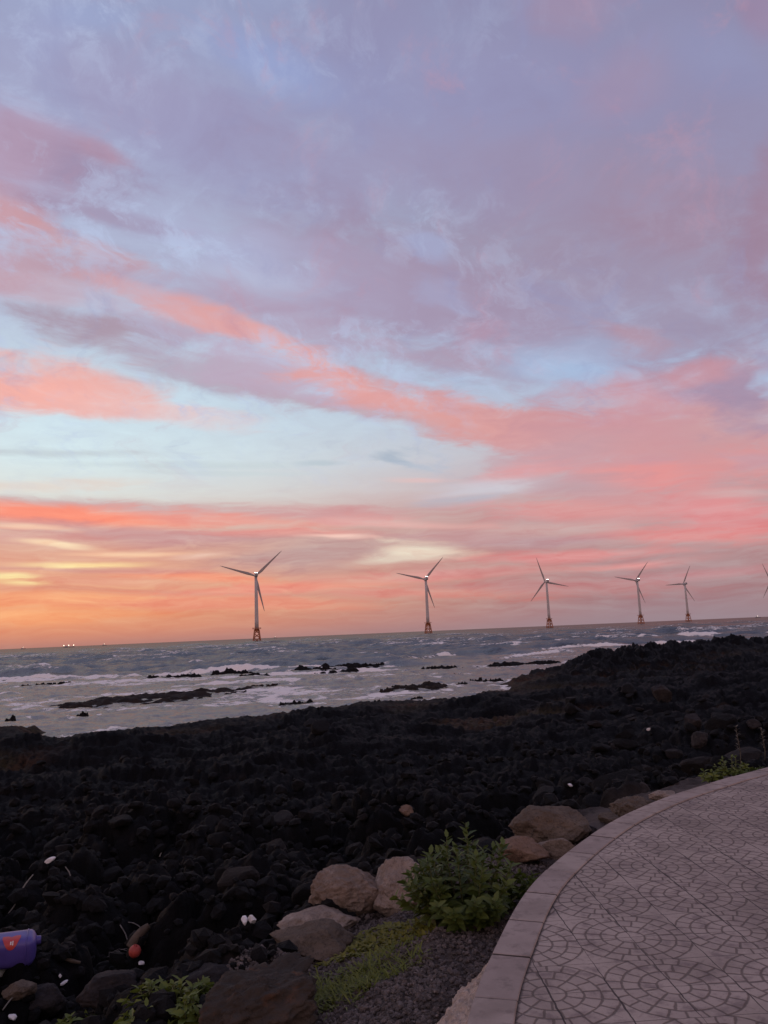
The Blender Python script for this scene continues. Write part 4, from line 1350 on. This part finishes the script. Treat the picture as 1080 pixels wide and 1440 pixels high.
def scrap(px, py, w_px, h_px, seed, label, m=FOAMW, name='plastic_scrap', cat='litter'):
    p = hit(px, py); dist = math.sqrt(p[0] ** 2 + p[1] ** 2 + (CAM_Z - p[2]) ** 2)
    w = w_px * dist / FPX * .58; h = h_px * dist / FPX * .5
    v, f = rock_verts(3, seed, 9, (w, w * .6, h), .12, 3, .45, .9)
    return tag(obj(name, new_mesh(name, v, f, False), m, loc=(p[0], p[1] - .05, p[2] + h * .7 + .045), rot=(.2, .3, seed)), label, cat)


for a in [
    (346, 1305, 12, 11, 401, 'rounded white foam lump on the dark rocks, left half of a pair'),
    (356, 1304, 10, 12, 402, 'tilted white foam lump on the dark rocks, right half of a pair'),
    (201, 1361, 9, 5, 403, 'small white plastic flake just below the red ball float'),
    (73, 1395, 7, 6, 404, 'white foam crumb on the stones below the canister'),
    (88, 1379, 4, 5, 405, 'tiny white crumb on the stones just above a pale sliver'),
    (93, 1388, 8, 4, 406, 'pale sliver of plastic on the stones below the canister'),
    (131, 1396, 16, 6, 407, 'pale pink-white shard of plastic on the brown stones'),
    (22, 1437, 10, 5, 408, 'white scrap at the bottom left corner'),
    (802, 1110, 10, 5, 409, 'white scrap on the lava slope beyond the brown boulder'),
    (911, 1029, 8, 5, 410, 'white scrap among the dark boulders below the fourth turbine'),
    (1031, 1067, 12, 4, 411, 'white strip of litter behind the far kerb weed'),
    (73, 1215, 12, 6, 412, 'pale rectangular scrap far out on the black rubble at left')]:
    scrap(*a)
# tangle of bleached fishing line
p = hit(158, 1342); rr = random.Random(9); mb = MB()
for k in range(7):
    pts = []; q = Vector((rr.uniform(-.1, .1), rr.uniform(-.04, .04), .03)); d = rr.uniform(0, 6.28)
    for i in range(16):
        pts.append(q.copy()); d += rr.uniform(-.9, .9)
        q += Vector((math.cos(d), math.sin(d) * .5, rr.uniform(-.5, .6))) * .022; q.z = max(.005, min(.11, q.z))
    mb.tube(pts, .0022, 4)
tag(mb.build('line_tangle', ROPE, loc=p), 'tangle of pale fishing line on the stones left of the red ball float', 'fishing line')

# ------------------------------------------------------------------ wind turbines
TWHITE = simple('turbine_white', (.48, .44, .43), .45, .05, .2)
TBLADE = simple('blade_white', (.34, .30, .29), .4, .05, .2)
TYEL = simple('jacket_ochre', (.38, .135, .06), .6, .25, .6)
TGREY = simple('nacelle_grey', (.20, .20, .21), .5, .1, .5)


def lamp_mat(name, c, s):
    m, g, b = mat(name)
    b.inputs['Base Color'].default_value = c + (1,); b.inputs['Emission Color'].default_value = c + (1,); b.inputs['Emission Strength'].default_value = s
    return m


LAMPW = lamp_mat('white_lamp', (1, .95, .88), 9.)
LAMPB = lamp_mat('boat_lamp', (1, .88, .66), 5.)
HUB, RAD, JT = 81.0, 45.6, 15.5
AXIS_AZ = -15


def blade_mesh():
    mb = MB(); secs = [(0, 1.0, 1.0, 0), (.03, 1.0, 1.0, 0), (.10, 1.35, .75, .15), (.20, 1.75, .42, .2), (.35, 1.45, .28, .12), (.55, 1.08, .2, .07), (.75, .78, .13, .03), (.92, .48, .08, .01), (1.0, .12, .03, 0)]
    V = []; n = 14
    for t, c, th, sw in secs:
        for k in range(n):
            q = 2 * PI * k / n
            x = math.cos(q) * c + sw * c; y = math.sin(q) * th * (.6 + .4 * (1 - math.cos(q)) / 2 if t > .05 else 1)
            V.append((x, y - 1.2 * t * t, 1.2 + t * (RAD - 1.2)))
    F = [[i * n + k, i * n + (k + 1) % n, (i + 1) * n + (k + 1) % n, (i + 1) * n + k] for i in range(len(secs) - 1) for k in range(n)]
    F += [list(range(n))[::-1], [(len(secs) - 1) * n + k for k in range(n)]]
    mb.add(V, F)
    return mb


BLADE_ME = None


def turbine(px, dist, phase, label, lamps=True):
    global BLADE_ME
    d = ray(px, 880); az = math.atan2(d[0], d[1])
    t = thing('wind_turbine', label, 'wind turbine', (dist * math.sin(az), dist * math.cos(az), 0), (0, 0, 0), 'wind turbines standing in a row offshore')
    # jacket: four battered legs with rings and crossed braces
    mb = MB()
    def leg(i, z):
        w = 5.4 + (2.7 - 5.4) * (z + 6) / (JT + 5)
        a = PI / 4 + i * PI / 2 + .3
        return Vector((w * 1.3 * math.cos(a), w * 1.3 * math.sin(a), z))
    for i in range(4): mb.tube([leg(i, -6), leg(i, JT - 1)], .62, 8)
    levels = [-1, 4.5, 9.5, JT - 1.6]
    for a, b in zip(levels, levels[1:]):
        for i in range(4):
            mb.tube([leg(i, a), leg((i + 1) % 4, b)], .3, 6); mb.tube([leg((i + 1) % 4, a), leg(i, b)], .3, 6)
    for z in (levels[0], levels[-1]):
        for i in range(4): mb.tube([leg(i, z), leg((i + 1) % 4, z)], .32, 6)
    mb.build('jacket_foundation', TYEL, t)
    mb = MB(); mb.lathe([(2.6, JT - 3.2), (2.9, JT - 1), (2.9, JT - .2)], 20); mb.build('transition_piece', TYEL, t)
    mb = MB(); mb.box((0, 0, JT), (9.5, 9.5, .5), .1); pf = mb.build('platform', TYEL, t, False)
    mb = MB()
    for i in range(4):
        for k in range(5):
            u = -4.6 + 9.2 * k / 4
            q = [(u, -4.6), (4.6, u), (-u, 4.6), (-4.6, -u)][i]
            mb.tube([(q[0], q[1], JT + .2), (q[0], q[1], JT + 1.4)], .07, 5)
        cs = [(-4.6, -4.6), (4.6, -4.6), (4.6, 4.6), (-4.6, 4.6)]
        a, b = cs[i], cs[(i + 1) % 4]
        for z in (JT + .8, JT + 1.4): mb.tube([(a[0], a[1], z), (b[0], b[1], z)], .07, 5)
    mb.build('railing', TYEL, pf)
    mb = MB(); mb.lathe([(2.45, JT + .25), (2.4, JT + 10), (2.2, 40), (1.95, 60), (1.7, HUB - 2.0)], 32); mb.build('tower', TWHITE, t)
    yaw = math.radians(-AXIS_AZ)
    nac = MB(); nac.box((0, -1.2, 0), (4.0, 10.5, 4.0), .7)
    no = nac.build('nacelle', TWHITE, t, True, (0, 0, HUB), (0, 0, yaw))
    no.data.polygons.foreach_set('use_smooth', [False] * len(no.data.polygons))
    mb = MB(); mb.box((0, -6.62, -.1), (3.1, .35, 2.9), .12); mb.build('rear_vent', TGREY, no, False)
    mb = MB(); mb.box((0, -4.8, 2.45), (3.4, 1.2, .9), .15); mb.build('cooler', TWHITE, no, False)
    if lamps:
        for sx in (-1.15, 1.15):
            mb = MB(); mb.sphere((sx, -4.8, 3.3), .42, 12, 8); mb.build('aviation_lamp', LAMPW, no)
    mb = MB(); mb.lathe([(1.7, -1.5), (1.9, 0), (1.75, 1.4), (1.1, 2.5), (.3, 3.0)], 20)
    mb.build('hub', TWHITE, no, True, (0, 5.6, 0), (-PI / 2, 0, 0))
    for k in range(3):
        th = math.radians(phase + 120 * k)
        if BLADE_ME is None:
            o = blade_mesh().build('blade', TBLADE, no); BLADE_ME = o.data
        else:
            o = obj('blade', BLADE_ME, None, no)
        o.location = (0, 5.6, 0); o.rotation_euler = (0, PI / 2 - th, 0)
    return t


turbine(361, 967, 43, 'largest and nearest wind turbine, at the far left of the row')
turbine(602, 1155, 47, 'second wind turbine from the left, below the cream gap in the clouds')
turbine(773, 1385, 108, 'third wind turbine from the left, one blade pointing almost straight up')
turbine(902, 1520, 50, 'fourth wind turbine from the left, its lower blade hidden along the tower')
turbine(969, 1790, 62, 'smallest whole wind turbine, fifth from the left, without bright nacelle lamps', False)
turbine(1094, 1930, 114, 'wind turbine cut off by the right edge, only blade tips in view', False)

# ------------------------------------------------------------------ fishing boats on the horizon
HULL = simple('boat_hull', (.16, .16, .18), .5, .1, .4)
CABIN = simple('boat_cabin', (.45, .45, .45), .5, .1, .4)


def boat(px, dist, L, nl, label):
    d = ray(px, 895); az = math.atan2(d[0], d[1])
    t = thing('fishing_boat', label, 'boat', (dist * math.sin(az), dist * math.cos(az), 0), (0, 0, -az + .2), 'fishing boats with lamps on the horizon')
    mb = MB(); V = []; n = 11
    for i in range(n):
        u = -1 + 2 * i / (n - 1); w = L * .12 * (1 - max(0, u) ** 2.2 * .95); sh = 1.6 + 1.2 * max(0, u) ** 2
        V += [(u * L / 2, -w, sh), (u * L / 2, -w * .6, -.6), (u * L / 2, w * .6, -.6), (u * L / 2, w, sh)]
    F = [[i * 4 + k, i * 4 + k + 1, i * 4 + k + 5, i * 4 + k + 4] for i in range(n - 1) for k in range(3)]
    F += [[i * 4 + 3, i * 4, i * 4 + 4, i * 4 + 7] for i in range(n - 1)] + [[0, 1, 2, 3], [(n - 1) * 4 + k for k in (3, 2, 1, 0)]]
    mb.add(V, F); mb.build('hull', HULL, t, False)
    mb = MB(); mb.box((-L * .22, 0, 3.2), (L * .25, L * .15, 3.2), .3); mb.build('wheelhouse', CABIN, t, False)
    mb = MB(); mb.tube([(L * .05, 0, 1), (L * .05, 0, 7.5)], .2, 6); mb.build('mast', HULL, t)
    xs = [0] if nl == 1 else [-L * .42 + L * .84 * k / (nl - 1) for k in range(nl)]
    for x in xs:
        mb = MB(); mb.sphere((x, 0, 6.2), 1.0 if nl > 1 else .55, 12, 8); mb.build('work_lamp', LAMPB, t)


boat(97, 2600, 34, 3, 'fishing boat with three bright lamps on the left horizon')
boat(33, 3000, 16, 1, 'small fishing boat with one lamp nearest the left edge of the horizon')
boat(147, 3000, 16, 1, 'small fishing boat with one lamp right of the three-lamp boat')
boat(387, 3300, 15, 1, 'small fishing boat with one lamp just right of the nearest turbine')
boat(1069, 2900, 18, 1, 'fishing boat with one lamp at the right end of the horizon')

scene.cycles.max_bounces = 6
scene.cycles.use_denoising = True
